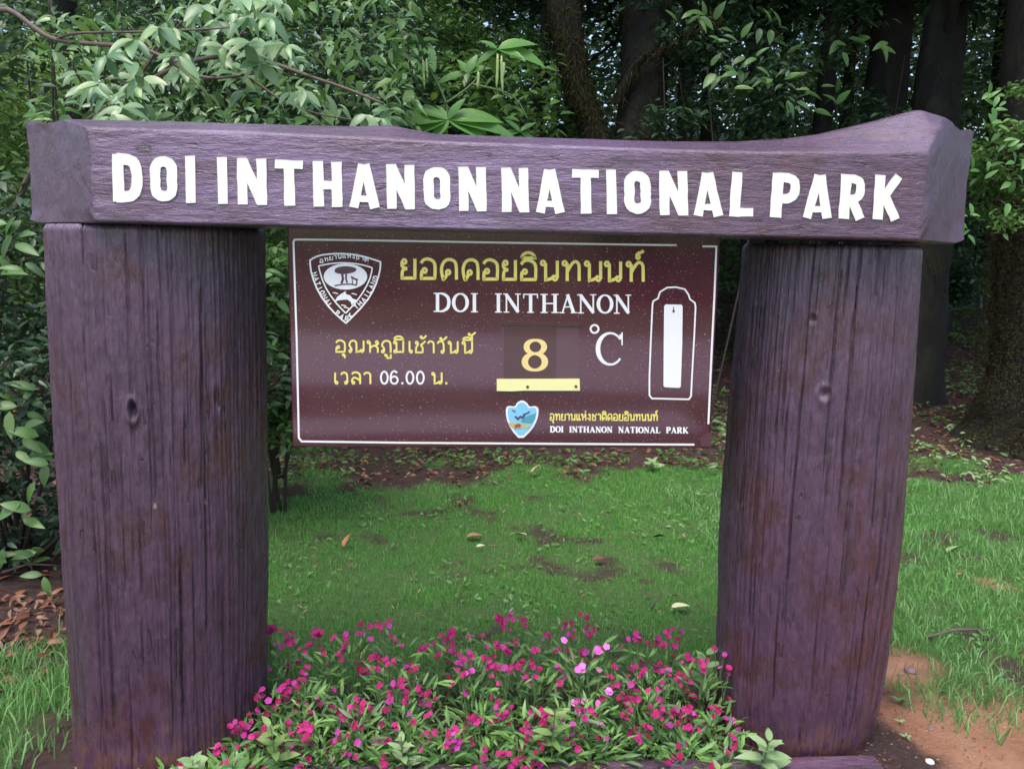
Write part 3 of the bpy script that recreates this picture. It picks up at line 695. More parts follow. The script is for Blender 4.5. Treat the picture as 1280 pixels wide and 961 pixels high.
def line3(mb, Y, th):
    thai(mb, 'น', 539, 553.5, 465.5, 480, 2.3, Y, th)
    stroke(mb, [(556.5, 479), (559.2, 479)], 2.7, Y, th)
part('temperature_text', M_YELLOW, line1, 'yellow Thai line about the temperature this morning')
part('time_text', M_YELLOW, line2, 'yellow Thai word before the time')
part('time_text', M_YELLOW, line3, 'yellow Thai letter after the time')
def digits(mb, Y, th):
    for a in (475.5, 507.5, 520.5):
        stroke(mb, circ(a+4.9, 472, 4.3, 7.6, n=18)[:-1], 2.3, Y, th, True)
    stroke(mb, chaikin([(496.5, 466), (494, 463.8), (490.5, 464.2), (488.3, 469), (488.2, 475)], 2), 2.2, Y, th)
    stroke(mb, circ(492.8, 475, 4.4, 4.6, n=14)[:-1], 2.2, Y, th, True)
    stroke(mb, [(501.6, 479), (504.2, 479)], 2.6, Y, th)
part('time_digits', M_WHITE, digits, 'white digits 06.00')
# serif capitals
TK, TNn, SF = .19, .085, .06
def ser(x, y, h=.15): return ([(x-h, y), (x+h, y)], SF)
SG = {
 'I': (.42, [([(.21, 0), (.21, 1)], TK), ser(.21, .03, .2), ser(.21, .97, .2)]),
 'D': (.88, [([(.2, 0), (.2, 1)], TK), ([(0, .03), (.4, .03)], SF), ([(0, .97), (.4, .97)], SF),
             (chaikin([(.2, .965), (.5, .965), (.78, .75), (.78, .25), (.5, .035), (.2, .035)], 2), 'bowl')]),
 'O': (.86, [(circ(.43, .5, .35, .46, n=24)[:-1], 'ring')]),
 'N': (.94, [([(.17, 0), (.17, 1)], TNn), ([(.77, 0), (.77, 1)], TNn), ([(.15, .96), (.78, .04)], TK), ser(.17, .03), ([(.0, .97), (.22, .97)], SF), ser(.77, .97)]),
 'T': (.84, [([(.42, 0), (.42, 1)], TK), ([(.04, .965), (.80, .965)], .07), ser(.42, .03, .18), ([(.05, .98), (.05, .76)], .06), ([(.79, .98), (.79, .76)], .06)]),
 'H': (.98, [([(.2, 0), (.2, 1)], TK), ([(.78, 0), (.78, 1)], TK), ([(.2, .5), (.78, .5)], .075), ser(.2, .03, .19), ser(.2, .97, .19), ser(.78, .03, .19), ser(.78, .97, .19)]),
 'A': (.94, [([(.47, .98), (.17, .02)], TNn), ([(.44, .98), (.77, .02)], TK), ([(.25, .33), (.66, .33)], .065), ser(.15, .03, .14), ser(.78, .03, .17)]),
 'L': (.78, [([(.2, 0), (.2, 1)], TK), ser(.2, .97, .19), ([(0, .035), (.72, .035)], .07), ([(.71, .02), (.73, .28)], .06)]),
 'P': (.76, [([(.2, 0), (.2, 1)], TK), ser(.2, .03, .19), ([(0, .97), (.3, .97)], SF), (chaikin([(.2, .965), (.5, .965), (.66, .84), (.66, .6), (.5, .47), (.2, .47)], 2), 'bowl')]),
 'R': (.92, [([(.2, 0), (.2, 1)], TK), ser(.2, .03, .19), ([(0, .97), (.3, .97)], SF), (chaikin([(.2, .965), (.5, .965), (.66, .84), (.66, .63), (.5, .5), (.2, .5)], 2), 'bowl'), ([(.42, .5), (.78, .02)], TK), ser(.80, .03, .1)]),
 'K': (.96, [([(.2, 0), (.2, 1)], TK), ser(.2, .03, .19), ser(.2, .97, .19), ([(.22, .42), (.74, .96)], TNn), ([(.36, .55), (.8, .03)], TK), ser(.76, .97, .14), ser(.8, .03, .15)]),
}
def serif(mb, ch, x0, x1, yt_, yb_, Y, th, bold=1.0):
    w_, st = SG[ch]; sx = (x1-x0)/w_; H = yb_-yt_
    for pts, ws in st:
        q = [(x0+u*sx, yb_-v*H) for u, v in pts]; cl = False
        if ws == 'ring': cl = True; wl = [(TNn+(TK*1.05-TNn)*abs(math.cos(2*math.pi*i/24))**1.5)*H*bold for i in range(24)]
        elif ws == 'bowl':
            n = len(q); wl = [(SF+(TK-SF)*math.sin(math.pi*i/(n-1))**1.6)*H*bold for i in range(n)]
        else: wl = ws*H*bold
        stroke(mb, q, wl, Y, th, cl)
def doi(mb, Y, th, lo=0, hi=600):
    for ch, a, b in [('D', 542, 563.5), ('O', 565, 586), ('I', 588.5, 597.5), ('I', 618.5, 627.5), ('N', 629, 651.5), ('T', 653.5, 673), ('H', 675.5, 698.5), ('A', 699, 721), ('N', 721.5, 746), ('O', 746, 766.5), ('N', 767, 789.5)]:
        if lo < a < hi: serif(mb, ch, a, b, np.interp(a, [540, 790], [366, 368.5]), np.interp(a, [540, 790], [390, 392.5]), Y, th, .92)
part('name_text', M_WHITE, doi, 'white serif capitals DOI')
part('name_text', M_WHITE, lambda mb, Y, th: doi(mb, Y, th, 600, 900), 'white serif capitals INTHANON')
def small_en(mb, Y, th):
    x = 687.4; s_ = "DOI INTHANON NATIONAL PARK"; tot = sum(SG[c][0] if c != ' ' else .85 for c in s_)+.06*len(s_); k = (861-687.4)/tot
    for c in s_:
        if c == ' ': x += .91*k; continue
        serif(mb, c, x, x+SG[c][0]*k, 532.6+(x-687)*.008, 540.2+(x-687)*.008, Y, th, 1.45); x += (SG[c][0]+.06)*k
part('park_name_text', M_WHITE, small_en, 'small white capitals DOI INTHANON NATIONAL PARK')
def small_th(mb, Y, th):
    s_ = 'อุทยานแห่งชาติดอยอินทนนท์'; tot = sum(TG[c][0]+(.14 if TG[c][0] else 0) for c in s_); k = (823-687)/tot; x = 687; lx = (x, x)
    for c in s_:
        w_ = TG[c][0]
        if w_: lx = (x, x+w_*k); x += (w_+.14)*k
        thai(mb, c, lx[0], lx[1] if w_ else lx[0]+.8*k, 517+(x-687)*.004, 525.3+(x-687)*.004, 1.5, Y, th)
part('park_name_thai_text', M_YELLOW, small_th, 'small yellow Thai park name')
# number holder with its card
def hold(mb, Y, th): poly(mb, [(627, 408), (724, 409), (723, 474), (627, 473)], Y, th)
part('number_slot', M_ACRY, hold, 'scuffed slot that takes the number card', th=0.0012)
def rail(mb, Y, th):
    stroke(mb, [(627, 404.5), (727, 406)], 4.5, Y, th)
part('slot_rail', M_CARD, rail, th=0.005)
def card(mb, Y, th): poly(mb, [(630, 409), (695, 410), (694.5, 474), (630, 473)], Y, th)
part('number_card', M_CARD, card, 'dark maroon card with the number 8', th=0.004)
def eight(mb, Y, th):
    n = 22
    stroke(mb, circ(669.2, 433.6, 11.0, 8.4, n=n)[:-1], [3.2+4.2*abs(math.cos(2*math.pi*i/n))**1.5 for i in range(n)], Y, th, True)
    stroke(mb, circ(668.6, 452.3, 12.6, 10.2, n=n)[:-1], [3.2+4.8*abs(math.cos(2*math.pi*i/n))**1.5 for i in range(n)], Y, th, True)
part('number_eight', M_CREAMY, eight, 'pale amber number 8', th=0.005)
def strip(mb, Y, th): poly(mb, [(621, 473.5), (724.5, 473.2), (725, 488.3), (655, 488.2), (640, 489), (621, 488.6)], Y, th)
part('slot_strip', M_STRIP, strip, 'cream yellow strip with two screws', th=0.006)
for sx_, sy_ in ((659.5, 483.5), (720, 483)):
    part('screw', M_SCREW, lambda mb, Y, th: poly(mb, circ(sx_, sy_, 1.9, n=10)[:-1], Y, th), th=0.0075)
def degc(mb, Y, th):
    stroke(mb, circ(743.2, 411.2, 5.0, n=16)[:-1], 2.4, Y, th, True)
    n = 26; q = circ(763, 436, 15.6, 19.6, 38, 322, n)
    stroke(mb, q, [2.6+3.2*max(0, -math.cos(math.radians(38+284*i/n)))**1.3 for i in range(n+1)], Y, th)
    stroke(mb, [(777.5, 415.5), (777.6, 431.5)], 1.8, Y, th); stroke(mb, [(775.6, 418), (777, 424)], 3.2, Y, th)
part('degree_text', M_WHITE, degc, 'white degree sign and letter C')
def therm(mb, Y, th):
    q = [(811.8, 494), (811.8, 470), (813.8, 420), (815.5, 382), (816.5, 376.5), (822.5, 373), (825, 365), (834, 359.5), (845, 359), (856, 361.5), (860.5, 368), (862.5, 374), (868.5, 378.5), (869.5, 384), (867.8, 420), (865, 470), (863.8, 495), (861, 499), (815, 498)]
    stroke(mb, q, 2.0, Y, th, True)
part('thermometer_outline', M_WHITE, therm, 'white outline of a thermometer shape')
def slab(mb, Y, th):
    poly(mb, [(832, 380.5), (851.5, 380.8), (853.3, 383), (852.8, 430), (851, 483), (849, 484.8), (831, 484), (829.3, 482), (829.6, 430), (830.2, 383)], Y, th)
part('thermometer_plate', M_WHITE, slab, 'blank white thermometer plate', th=0.004)
part('nail_hole', M_SCREW, lambda mb, Y, th: (poly(mb, circ(842, 389, 1.6, 2, n=8)[:-1], Y, th), stroke(mb, [(842, 383.8), (842, 388)], 1.2, Y, th)), th=0.0046)
# round-cornered shield emblem (upper left)
def E(pts): return [(370+u*.1145, 300+v*.1145) for u, v in pts]
def emb_lines(mb, Y, th):
    o = chaikin([(150, 225), (160, 215), (250, 168), (400, 150), (540, 150), (700, 168), (915, 235), (925, 245), (915, 350), (862, 520), (760, 690), (550, 905), (540, 905), (380, 760), (250, 585), (168, 380)], 1, True)
    stroke(mb, E(o), 2.0, Y, th, True)
    i_ = chaikin([(245, 290), (255, 280), (400, 255), (540, 248), (700, 265), (825, 300), (835, 312), (800, 450), (700, 625), (550, 795), (535, 795), (400, 645), (300, 480)], 1, True)
    stroke(mb, E(i_), 1.7, Y, th, True)
    poly(mb, E(circ(540, 400, 238, 142, n=32)[:-1]), Y, th)
    poly(mb, E([(420, 675), (450, 620), (490, 590), (540, 560), (545, 590), (590, 605), (620, 640), (665, 655), (640, 680), (605, 710), (600, 680), (560, 650), (500, 655), (460, 660)]), Y, th)
    for (a, b) in ((430, 580), (635, 590), (520, 715), (550, 740)):
        stroke(mb, E([(a-28, b-5), (a, b-2), (a+28, b+8)]), 1.3, Y, th)
EMB = part('park_emblem', M_WHITE, emb_lines, 'white outlined shield emblem with a tree, a deer and a dolphin')
def emb_dark(mb, Y, th):
    poly(mb, E(chaikin([(415, 340), (440, 300), (520, 285), (600, 290), (665, 310), (650, 345), (600, 362), (520, 375), (440, 365)], 1, True)), Y, th)
    for q, wd in (([(505, 370), (512, 430), (495, 475)], 3.0), ([(548, 372), (545, 420), (560, 470)], 2.2), ([(420, 500), (500, 485), (600, 482), (660, 495)], 1.6), ([(600, 400), (640, 425), (675, 435)], 2.2), ([(665, 440), (660, 495)], 1.6), ([(612, 420), (618, 480)], 1.2)):
        stroke(mb, E(q), wd, Y, th)
part('emblem_tree', M_DARKMAROON, emb_dark, 'dark tree and deer in the shield', th=0.0016)
SL = {'N': [[(0, 0), (0, 1), (.7, 0), (.7, 1)]], 'A': [[(0, 0), (.35, 1), (.7, 0)], [(.15, .35), (.55, .35)]], 'T': [[(0, 1), (.7, 1)], [(.35, 1), (.35, 0)]], 'I': [[(.35, 0), (.35, 1)]],
      'O': [circ(.35, .5, .35, .5, n=10)], 'L': [[(.1, 1), (.1, 0), (.65, 0)]], 'P': [[(.05, 0), (.05, 1), (.6, .95), (.6, .5), (.05, .5)]], 'R': [[(.05, 0), (.05, 1), (.6, .95), (.6, .5), (.05, .5), (.65, 0)]],
      'K': [[(.05, 0), (.05, 1)], [(.65, 1), (.05, .45), (.65, 0)]], 'H': [[(0, 0), (0, 1)], [(.65, 0), (.65, 1)], [(0, .5), (.65, .5)]], 'D': [[(0, 0), (0, 1), (.45, .95), (.65, .5), (.45, .05), (0, 0)]]}
def along(mb, text, path, hgt, Y, th, wd):
    pa = np.array(path, float); seg = np.linalg.norm(np.diff(pa, axis=0), axis=1); cum = np.concatenate([[0], np.cumsum(seg)])
    for i, ch in enumerate(text):
        s0 = cum[-1]*(i+.5)/len(text); x = np.interp(s0, cum, pa[:, 0]); y = np.interp(s0, cum, pa[:, 1])
        k = min(len(seg)-1, np.searchsorted(cum, s0)-1); d = (pa[k+1]-pa[k])/seg[k]; nrm = np.array([d[1], -d[0]])
        for s_ in SL[ch]:
            q = [np.array([x, y])+d*(u-.35)*hgt*.95+nrm*(v-.5)*hgt for u, v in s_]
            stroke(mb, q, wd, Y, th)
def emb_text(mb, Y, th):
    along(mb, 'NATIONAL', E([(195, 350), (240, 480), (300, 600), (385, 735)]), 5.6, Y, th, 1.25)
    along(mb, 'PARK', E([(430, 780), (520, 850), (560, 860), (615, 800)]), 5.6, Y, th, 1.25)
    along(mb, 'THAILAND', E([(640, 750), (740, 650), (820, 520), (880, 385)]), 5.6, Y, th, 1.2)
    xs_ = 256
    s_ = 'อุทยานแห่งชาติ'; tot = sum(TG[c][0]+(.2 if TG[c][0] else 0) for c in s_); k = 545/tot; lx = xs_
    for c in s_:
        w_ = TG[c][0]; mid = 238-52*math.sin(math.pi*min(1, (xs_-256)/545))
        if w_: lx = xs_; xs_ += (w_+.2)*k
        a, b = E([(lx, 0), (lx+(w_ or .8)*k, 0)]); yy = 300+(mid+12)*.1145
        thai(mb, c, a[0], b[0], yy-4.6, yy, 1.0, Y, th)
part('emblem_text', M_WHITE, emb_text, 'small white lettering round the shield')
# little landscape shield (lower middle)
def S2(pts): return [(620+u*.2031, 490+v*.2031) for u, v in pts]
SH = chaikin([(60, 92), (85, 84), (118, 90), (130, 62), (162, 48), (192, 66), (206, 92), (240, 84), (264, 98), (258, 160), (225, 228), (152, 299), (92, 230), (62, 160)], 1, True)
shc = np.array([160, 150.0])
part('shield_rim', M_WHITE, lambda mb, Y, th: poly(mb, S2(SH), Y, th), 'white rim of the landscape shield', th=0.001)
part('landscape_shield', M_SKYB, lambda mb, Y, th: poly(mb, S2([tuple(shc+(np.array(p)-shc)*.88) for p in SH]), Y, th), 'little blue shield with hills, birds and a deer', th=0.0016)
part('shield_hills', M_TEAL, lambda mb, Y, th: poly(mb, S2([(150, 180), (185, 150), (215, 140), (246, 128), (240, 165), (222, 195), (160, 190)]), Y, th), th=0.0022)
part('shield_sand', M_SAND, lambda mb, Y, th: poly(mb, S2([(76, 188), (120, 186), (180, 196), (214, 205), (200, 222), (110, 226), (88, 210)]), Y, th), th=0.0027)
def marks(mb, Y, th):
    stroke(mb, S2([(118, 148), (135, 165), (150, 150), (165, 158), (175, 140)]), 2.2, Y, th)
    stroke(mb, S2([(165, 140), (190, 130), (208, 120)]), 1.6, Y, th); stroke(mb, S2([(100, 110), (120, 120)]), 1.0, Y, th)
part('shield_birds', M_NAVY, marks, th=0.0033)
part('shield_deer', M_RUST, lambda mb, Y, th: poly(mb, S2([(112, 205), (140, 192), (152, 200), (150, 220), (138, 212), (120, 222)]), Y, th), th=0.0038)
# rain on the board
nd = 3600; dxp = rng.uniform(bx0+.006, bx1-.006, nd); dz_ = bz0 + (bz1-bz0)*(1-rng.uniform(0, 1, nd)**1.25)*0.96 + .008
keep = ((fbm(dxp*14, dz_*14, 88) > 0.36) | (rng.uniform(0, 1, nd) < .4)); dxp, dz_ = dxp[keep], dz_[keep]; nd = len(dxp)
rd = rng.uniform(0.0004, 0.00095, nd)*np.where(rng.uniform(0, 1, nd) < .05, 1.8, 1)
k = 6; an = np.arange(k)*2*np.pi/k
ring1 = np.stack([np.cos(an), 0*an-0.0, np.sin(an)*1.15], 1); ring2 = np.stack([np.cos(an)*.6, 0*an-.6, np.sin(an)*.7], 1)
tv = np.vstack([ring1, ring2, [[0, -.75, 0]]])
tf = [(i, (i+1) % k, k+(i+1) % k) for i in range(k)]+[(i, k+(i+1) % k, k+i) for i in range(k)]+[(k+i, k+(i+1) % k, 2*k) for i in range(k)]
Vd = np.stack([dxp, np.full(nd, YB), dz_], 1)[:, None]+rd[:, None, None]*tv[None]
Fd = np.array(tf)[None]+(np.arange(nd)*len(tv))[:, None, None]
child('raindrop', fast_mesh('raindrop', Vd.reshape(-1, 3), Fd.reshape(-1, 3), M_DROP), board, 'fine rain drops on the board', 'stuff')

# ------------------------------------------------------------------ flower bed edging
ka, kb = P(300, 957, -0.10), P(1092, 944, -0.10)
q0 = CAM+ray(420, 957)*((0.05-CAM[2])/ray(420, 957)[2]); q1 = CAM+ray(1092, 944)*((0.05-CAM[2])/ray(1092, 944)[2])
print('kerb', q0.round(3), q1.round(3))
edge = thing('bed_edging', 'low purple painted timber edging along the front of the flower bed', 'garden edging', (0.2, q1[1]-.05, 0))
n = 160; xx = np.linspace(-1.0, q1[0], n); yb_ = np.interp(xx, [q0[0], q1[0]], [q0[1], q1[1]]) ; pr = [(0, .0), (0, .5), (0, 1), (-.02, 1), (-.05, 1), (-.08, 1), (-.1, .97), (-.1, .5), (-.1, -.4), (0, -.4)]
Ve = np.zeros((n, len(pr), 3))
for j, (dy, zf) in enumerate(pr):
    Ve[:, j, 0] = xx; Ve[:, j, 1] = yb_+dy+0.004*(noise2(xx*14, xx*0+j, 4)-.5); Ve[:, j, 2] = 0.05*zf+0.006*(fbm(xx*9, xx*0+j*3, 8)-.5)
em = fast_mesh('edging_board', Ve.reshape(-1, 3), grid_faces(n, len(pr), True), M_BEAM, False); attr(em, 'crack', np.zeros(Ve.size//3)); attr(em, 'chip', np.zeros(Ve.size//3))
eb = child('edging_board', em, edge)
mb = MB(); mb.add([tuple(v) for v in Ve[-1]+np.array([0.0005, 0, 0])], [tuple(range(len(pr)))]); child('board_end', mb.mesh('board_end', M_END), edge)

# ------------------------------------------------------------------ flowers
def flower_mesh(name, mat, cup, seed):
    rg = random.Random(seed); V = [(0, 0, 0)]; F = []
    for k in range(5):
        a0 = 2*math.pi*k/5+rg.uniform(-.1, .1); h = 0.60; base = len(V)
        V.append((0.15*math.cos(a0), .15*math.sin(a0), 0.02))
        n = 7
        for i in range(n):
            a = a0-h+2*h*i/(n-1); r = (0.98 if i % 2 else 0.84)*(1-.12*abs(i-3)/3)
            V.append((r*math.cos(a), r*math.sin(a), cup*r*r+0.05*math.sin(i*2.1+k)))
        for i in range(n-1): F.append((base, base+1+i, base+2+i))
        F.append((0, base, base+1)) ; F.append((0, base+n, base))
    V.append((0, 0, -1.0)); b = len(V)-1      # calyx
    r_ = [(0.13*math.cos(2*math.pi*i/5), .13*math.sin(2*math.pi*i/5), -.08) for i in range(5)]; c0 = len(V); V += r_
    F += [(c0+(i+1) % 5, c0+i, b) for i in range(5)]
    me = fast_mesh(name, V, F, mat, False); me.materials.append(M_STEM)
    for f in me.polygons:
        if b in f.vertices[:]: f.material_index = 1
    return me
FM = [flower_mesh('flower', M_MAG, 0.05, 1), flower_mesh('flower', M_MAG, 0.3, 2), flower_mesh('flower', M_MAG, 0.6, 3), flower_mesh('flower', M_MAG2, 0.2, 5)]
FP = flower_mesh('flower', M_PINK, 0.05, 4)
ordn = ['first', 'second', 'third', 'fourth', 'fifth', 'sixth', 'seventh', 'eighth', 'ninth', 'tenth', 'eleventh', 'twelfth', 'thirteenth', 'fourteenth', 'fifteenth', 'sixteenth']
def dianthus(x, y, label, nfl, pink, hgt):
    z = float(height(x, y)); o = thing('dianthus_plant', label, 'flowering plant', (x, y, z), 'dianthus plants in the flower bed')
    n = 85; a = rng.uniform(0, 2*np.pi, n); rr = rng.uniform(0, 0.075, n); zz_ = z+rng.uniform(0.0, hgt*0.82, n)
    pts = np.stack([x+rr*np.cos(a), y+rr*np.sin(a), zz_], 1)
    D = np.stack([np.cos(a)*.8+rng.normal(0, .3, n), np.sin(a)*.8+rng.normal(0, .3, n), rng.uniform(0.1, 1.3, n)], 1)
    Nn = np.stack([rng.normal(0, .3, n), rng.normal(-.3, .3, n), np.ones(n)], 1)
    child('foliage', leaves_mesh('foliage', pts, D, Nn, rng.uniform(.03, .068, n), leaf_tmpl(3, 0.21, 0.25, 0.3), M_DIAN), o, None, 'stuff')
    mb = MB()
    for i in range(nfl):
        cx_, cy_ = rnd.uniform(-.07, .07), rnd.uniform(-.07, .05); h = hgt*rnd.uniform(.55, 1.18)
        for j in range(rnd.choice([1, 2, 3, 3, 4])):
            fx, fy, fz = cx_+rnd.uniform(-.02, .02), cy_+rnd.uniform(-.02, .015), h+rnd.uniform(-.02, .012)
            f = bpy.data.objects.new('flower', FP if pink else FM[rnd.choice([0, 1, 2, 0, 1, 2, 3])]); COL.objects.link(f); f.parent = o
            f.location = (fx, fy, fz); s_ = rnd.uniform(.0080, .0135)*(1.2 if pink else 1)
            f.scale = (s_, s_, s_); f.rotation_euler = (rnd.uniform(.15, 1.15), rnd.uniform(-.45, .45), rnd.uniform(-.9, .9))
            tube(mb, [(cx_*.4, cy_*.4, 0.02), (cx_, cy_, fz*.6), (fx, fy, fz-s_)], 0.0012, 4, False)
    o2 = child('stem', mb.mesh('stem', M_STEM), o, None, 'stuff', world=False)
rowsd = [('front row', 0.04, np.linspace(-0.70, 0.82, 15), .11), ('second row', 0.11, np.linspace(-0.66, 0.80, 13), .19), ('third row', 0.22, np.linspace(-0.60, 0.78, 12), .26), ('back row', 0.40, np.linspace(-0.58, 0.74, 12), .31)]
pinkspot = P(745, 812, 0.22)[0]
rowsd.append(('left corner', -0.06, np.array([-0.86, -0.76, -0.66]), .13))
for rn, y0, xs_, hg in rowsd:
    for i, x in enumerate(xs_):
        x = float(x)+rnd.uniform(-.03, .03); y = y0+rnd.uniform(-.03, .03)
        pk = rn in ('third row', 'second row') and abs(x-pinkspot) < 0.062
        nf = rnd.choice([6, 7, 8, 8, 9]) if rn != 'front row' else rnd.choice([0, 3, 4, 5, 6])
        if rn == 'front row' and i in (0,): nf = 2
        lb = ('pale pink' if pk else 'magenta')+' dianthus clump, %s of the bed, %s from the left post' % (rn, ordn[i])
        if nf == 0: lb = 'dianthus clump without blooms, %s of the bed, %s from left post' % (rn, ordn[i])
        dianthus(x, y, lb, 4 if pk else nf, pk, hg*rnd.uniform(.78, 1.12)*(.78+.34*math.exp(-((x-.30)/.42)**2)+(.10 if abs(x+.25) < .12 else 0)))
def weed(px, py, name, label, mat, nl, size, h, base=None, spread=1.0):
    g = base if base is not None else G(px, py); x, y = g[0], g[1]; z = float(height(x, y))
    o = thing(name, label, 'plant', (x, y, z)); mb = MB(); lean = (rnd.uniform(-.01, .01), rnd.uniform(-.02, 0))
    tube(mb, [(0, 0, -.01), (lean[0], lean[1], h*.6), (lean[0]*2, lean[1]*2, h)], [.003, .0022, .0015], 6)
    child('stem', mb.mesh('stem', M_STEM), o, world=False)
    for i in range(nl):
        t = (i+.5)/nl; a = i*2.4+rnd.uniform(-.3, .3); hz = z+h*(.35+.65*t)
        leaf_obj(mat, (x+lean[0]*2*t, y+lean[1]*2*t, hz), (math.cos(a)*spread, math.sin(a)*spread, .35+.8*t*rnd.random()), (0, -.5, 1), size*(1.15-.55*t)*rnd.uniform(.8, 1.1), o)
bedpt = lambda px, Yv: np.array([P(px, 900, Yv)[0], Yv, 0])
weed(0, 0, 'weed', 'pale yellow green weed in front of the left post at the bed corner', M_LWEED, 14, .075, .15, bedpt(236, -.03))
weed(0, 0, 'weed', 'pale broad leaved weed in front of the right post', M_LWEED, 12, .085, .16, bedpt(955, -.05))
weed(0, 0, 'weed', 'round leaved weed beside the right post behind the flowers', M_LWEED, 9, .085, .24, bedpt(878, .36))
weed(0, 0, 'weed', 'yellow green weed rising among the blooms mid bed', M_LYEL, 11, .075, .235, bedpt(690, .02))
weed(0, 0, 'weed', 'grey green narrow weed above the back row of blooms', M_LMID, 12, .06, .34, bedpt(668, .34))
weed(0, 0, 'weed', 'small yellow green weed near the left end behind the blooms', M_LYEL, 10, .065, .20, bedpt(345, .02))
weed(0, 0, 'weed', 'yellowish sprig low at the front edge, right of the bed centre', M_LYEL, 8, .05, .13, bedpt(757, -.13))
weed(1130, 925, 'seedling', 'tiny pale seedling on bare soil at the foot of the right post', M_LWEED, 6, .026, .02)
weed(1124, 905, 'seedling', 'smaller seedling just behind the pale one by the right post', M_LWEED, 4, .02, .02)
weed(1120, 880, 'seedling', 'green sprout touching the base of the right post', M_LMID, 5, .03, .03)

weed(0, 0, 'weed', 'second yellow green weed low in the front right of the bed', M_LYEL, 9, .06, .12, bedpt(905, -.12))
weed(0, 0, 'weed', 'broad leaved green weed at the far left of the blooms by the left post', M_LBRIGHT, 9, .07, .15, bedpt(292, -.06))
weed(0, 0, 'weed', 'pale weed in the middle of the blooms, left half of the bed', M_LWEED, 8, .06, .17, bedpt(505, .0))
# ------------------------------------------------------------------ lawn
def blades(name, n, xr, yr, hgt, wd, mat, dens, parent=None, label=None, hvar=.5, bend=.6):
    x = rng.uniform(*xr, n); y = rng.uniform(*yr, n); kz = dens(x, y) > rng.uniform(0, 1, n); x, y = x[kz], y[kz]; n = len(x)
    z = height(x, y); a = rng.uniform(0, 2*np.pi, n); hh = hgt*rng.uniform(1-hvar, 1+hvar, n)*(0.6+0.8*fbm(x*3, y*3, 61)); ww = wd*rng.uniform(.7, 1.3, n)
    b = rng.uniform(0, bend, n)*hh; a2 = rng.uniform(0, 2*np.pi, n)
    px_, py_ = np.cos(a)*ww*.5, np.sin(a)*ww*.5
    V = np.zeros((n, 5, 3))
    V[:, 0] = np.stack([x-px_, y-py_, z-.004], 1); V[:, 1] = np.stack([x+px_, y+py_, z-.004], 1)
    mx, my = x+np.cos(a2)*b*.35, y+np.sin(a2)*b*.35
    V[:, 2] = np.stack([mx+px_*.75, my+py_*.75, z+hh*.6], 1); V[:, 3] = np.stack([mx-px_*.75, my-py_*.75, z+hh*.6], 1)
    V[:, 4] = np.stack([x+np.cos(a2)*b, y+np.sin(a2)*b, z+hh*(1-.3*bend*rng.uniform(0, 1, n))], 1)
    F = np.array([(0, 1, 2), (0, 2, 3), (3, 2, 4)])[None]+(np.arange(n)*5)[:, None, None]
    me = fast_mesh(name, V.reshape(-1, 3), F.reshape(-1, 3), mat)
    return link(name, me, kind='stuff', label=label, category='grass')
def dn_lawn(x, y):
    g = zones(x, y)[2]; return g*(.30+.70*sstep(.38, .60, fbm(x*5, y*5, 91)))*(y > .45)*(.45+.55*sstep(.34,.5,fbm(x*16,y*16,92)))
blades('lawn_grass', 380000, (-2.6, 4.6), (.45, 4.3), .024, .0034, M_GRASS, dn_lawn, label='short green lawn with bare patches behind the flower bed')
def dn_r(x, y):
    g = zones(x, y)[2]; return g*sstep(.40, .60, fbm(x*4+3, y*4, 95)+.10)
blades('rough_grass', 30000, (1.35, 4.2), (-.2, 3.2), .060, .0050, M_GRASS2, dn_r, label='longer pale grass right of the right post', bend=1.2)
def dn_tuft(x, y): 
    d = np.hypot((x-P(1235, 872, .3)[0])/1.1, (y-.34)/.8); return np.clip(1.2-d/.26, 0, 1)
blades('grass_tuft', 2600, (1.3, 2.6), (0, .8), .085, .0048, M_GRASS2, dn_tuft, label='leaning grass tuft on the orange earth at lower right', bend=1.3)
def dn_l(x, y):
    n_ = fbm(x*5, y*5, 97); return sstep(-1.25, -1.45, x)*sstep(.95, .6, y+.5*(n_-.5))*sstep(.25, .5, n_)
blades('left_grass', 22000, (-3.0, -1.1), (-.6, 1.2), .075, .0048, M_GRASS2, dn_l, label='taller grass at lower left beside the left post', bend=1.1)

# leaf litter and ground cover
def scatter_flat(name, n, xr, yr, dens, size, mat, tmpl, lift=.006, tilt=.35, **pr):
    x = rng.uniform(*xr, n); y = rng.uniform(*yr, n); kz = dens(x, y) > rng.uniform(0, 1, n); x, y = x[kz], y[kz]; n = len(x)
    pts = np.stack([x, y, height(x, y)+lift+rng.uniform(0, lift, n)], 1); a = rng.uniform(0, 2*np.pi, n)
    D = np.stack([np.cos(a), np.sin(a), rng.normal(0, tilt*.6, n)], 1); Nn = np.stack([rng.normal(0, tilt, n), rng.normal(0, tilt, n), np.ones(n)], 1)
    return link(name, leaves_mesh(name, pts, D, Nn, size*rng.uniform(.5, 1.3, n), tmpl, mat), kind='stuff', **pr)
def dl(x, y):
    s_ = zones(x, y)[1]; return s_*sstep(3.0, 3.5, y)*.9 + sstep(-1.5, -1.8, x)*sstep(.75, 1.0, y)*.9
scatter_flat('leaf_litter', 14000, (-4, 7), (.7, 9), dl, .07, M_LITTER, T6, label='brown dead leaves on the bare soil at the forest edge', category='leaf litter')
scatter_flat('leaf_litter', 620, (-2.6, -1.45), (.55, 1.35), lambda x, y: .4+.6*(fbm(x*5, y*5, 8) > .5), .055, M_LITTER, T10, label='reddish fallen leaves heaped left of the left post', category='leaf litter', tilt=.7, lift=.02)
scatter_flat('leaf_litter', 700, (-1, 4.5), (.7, 4), lambda x, y: .25+zones(x, y)[1], .035, M_LITTER, T6, label='small dead leaf bits strewn over the lawn', category='leaf litter', lift=.02)
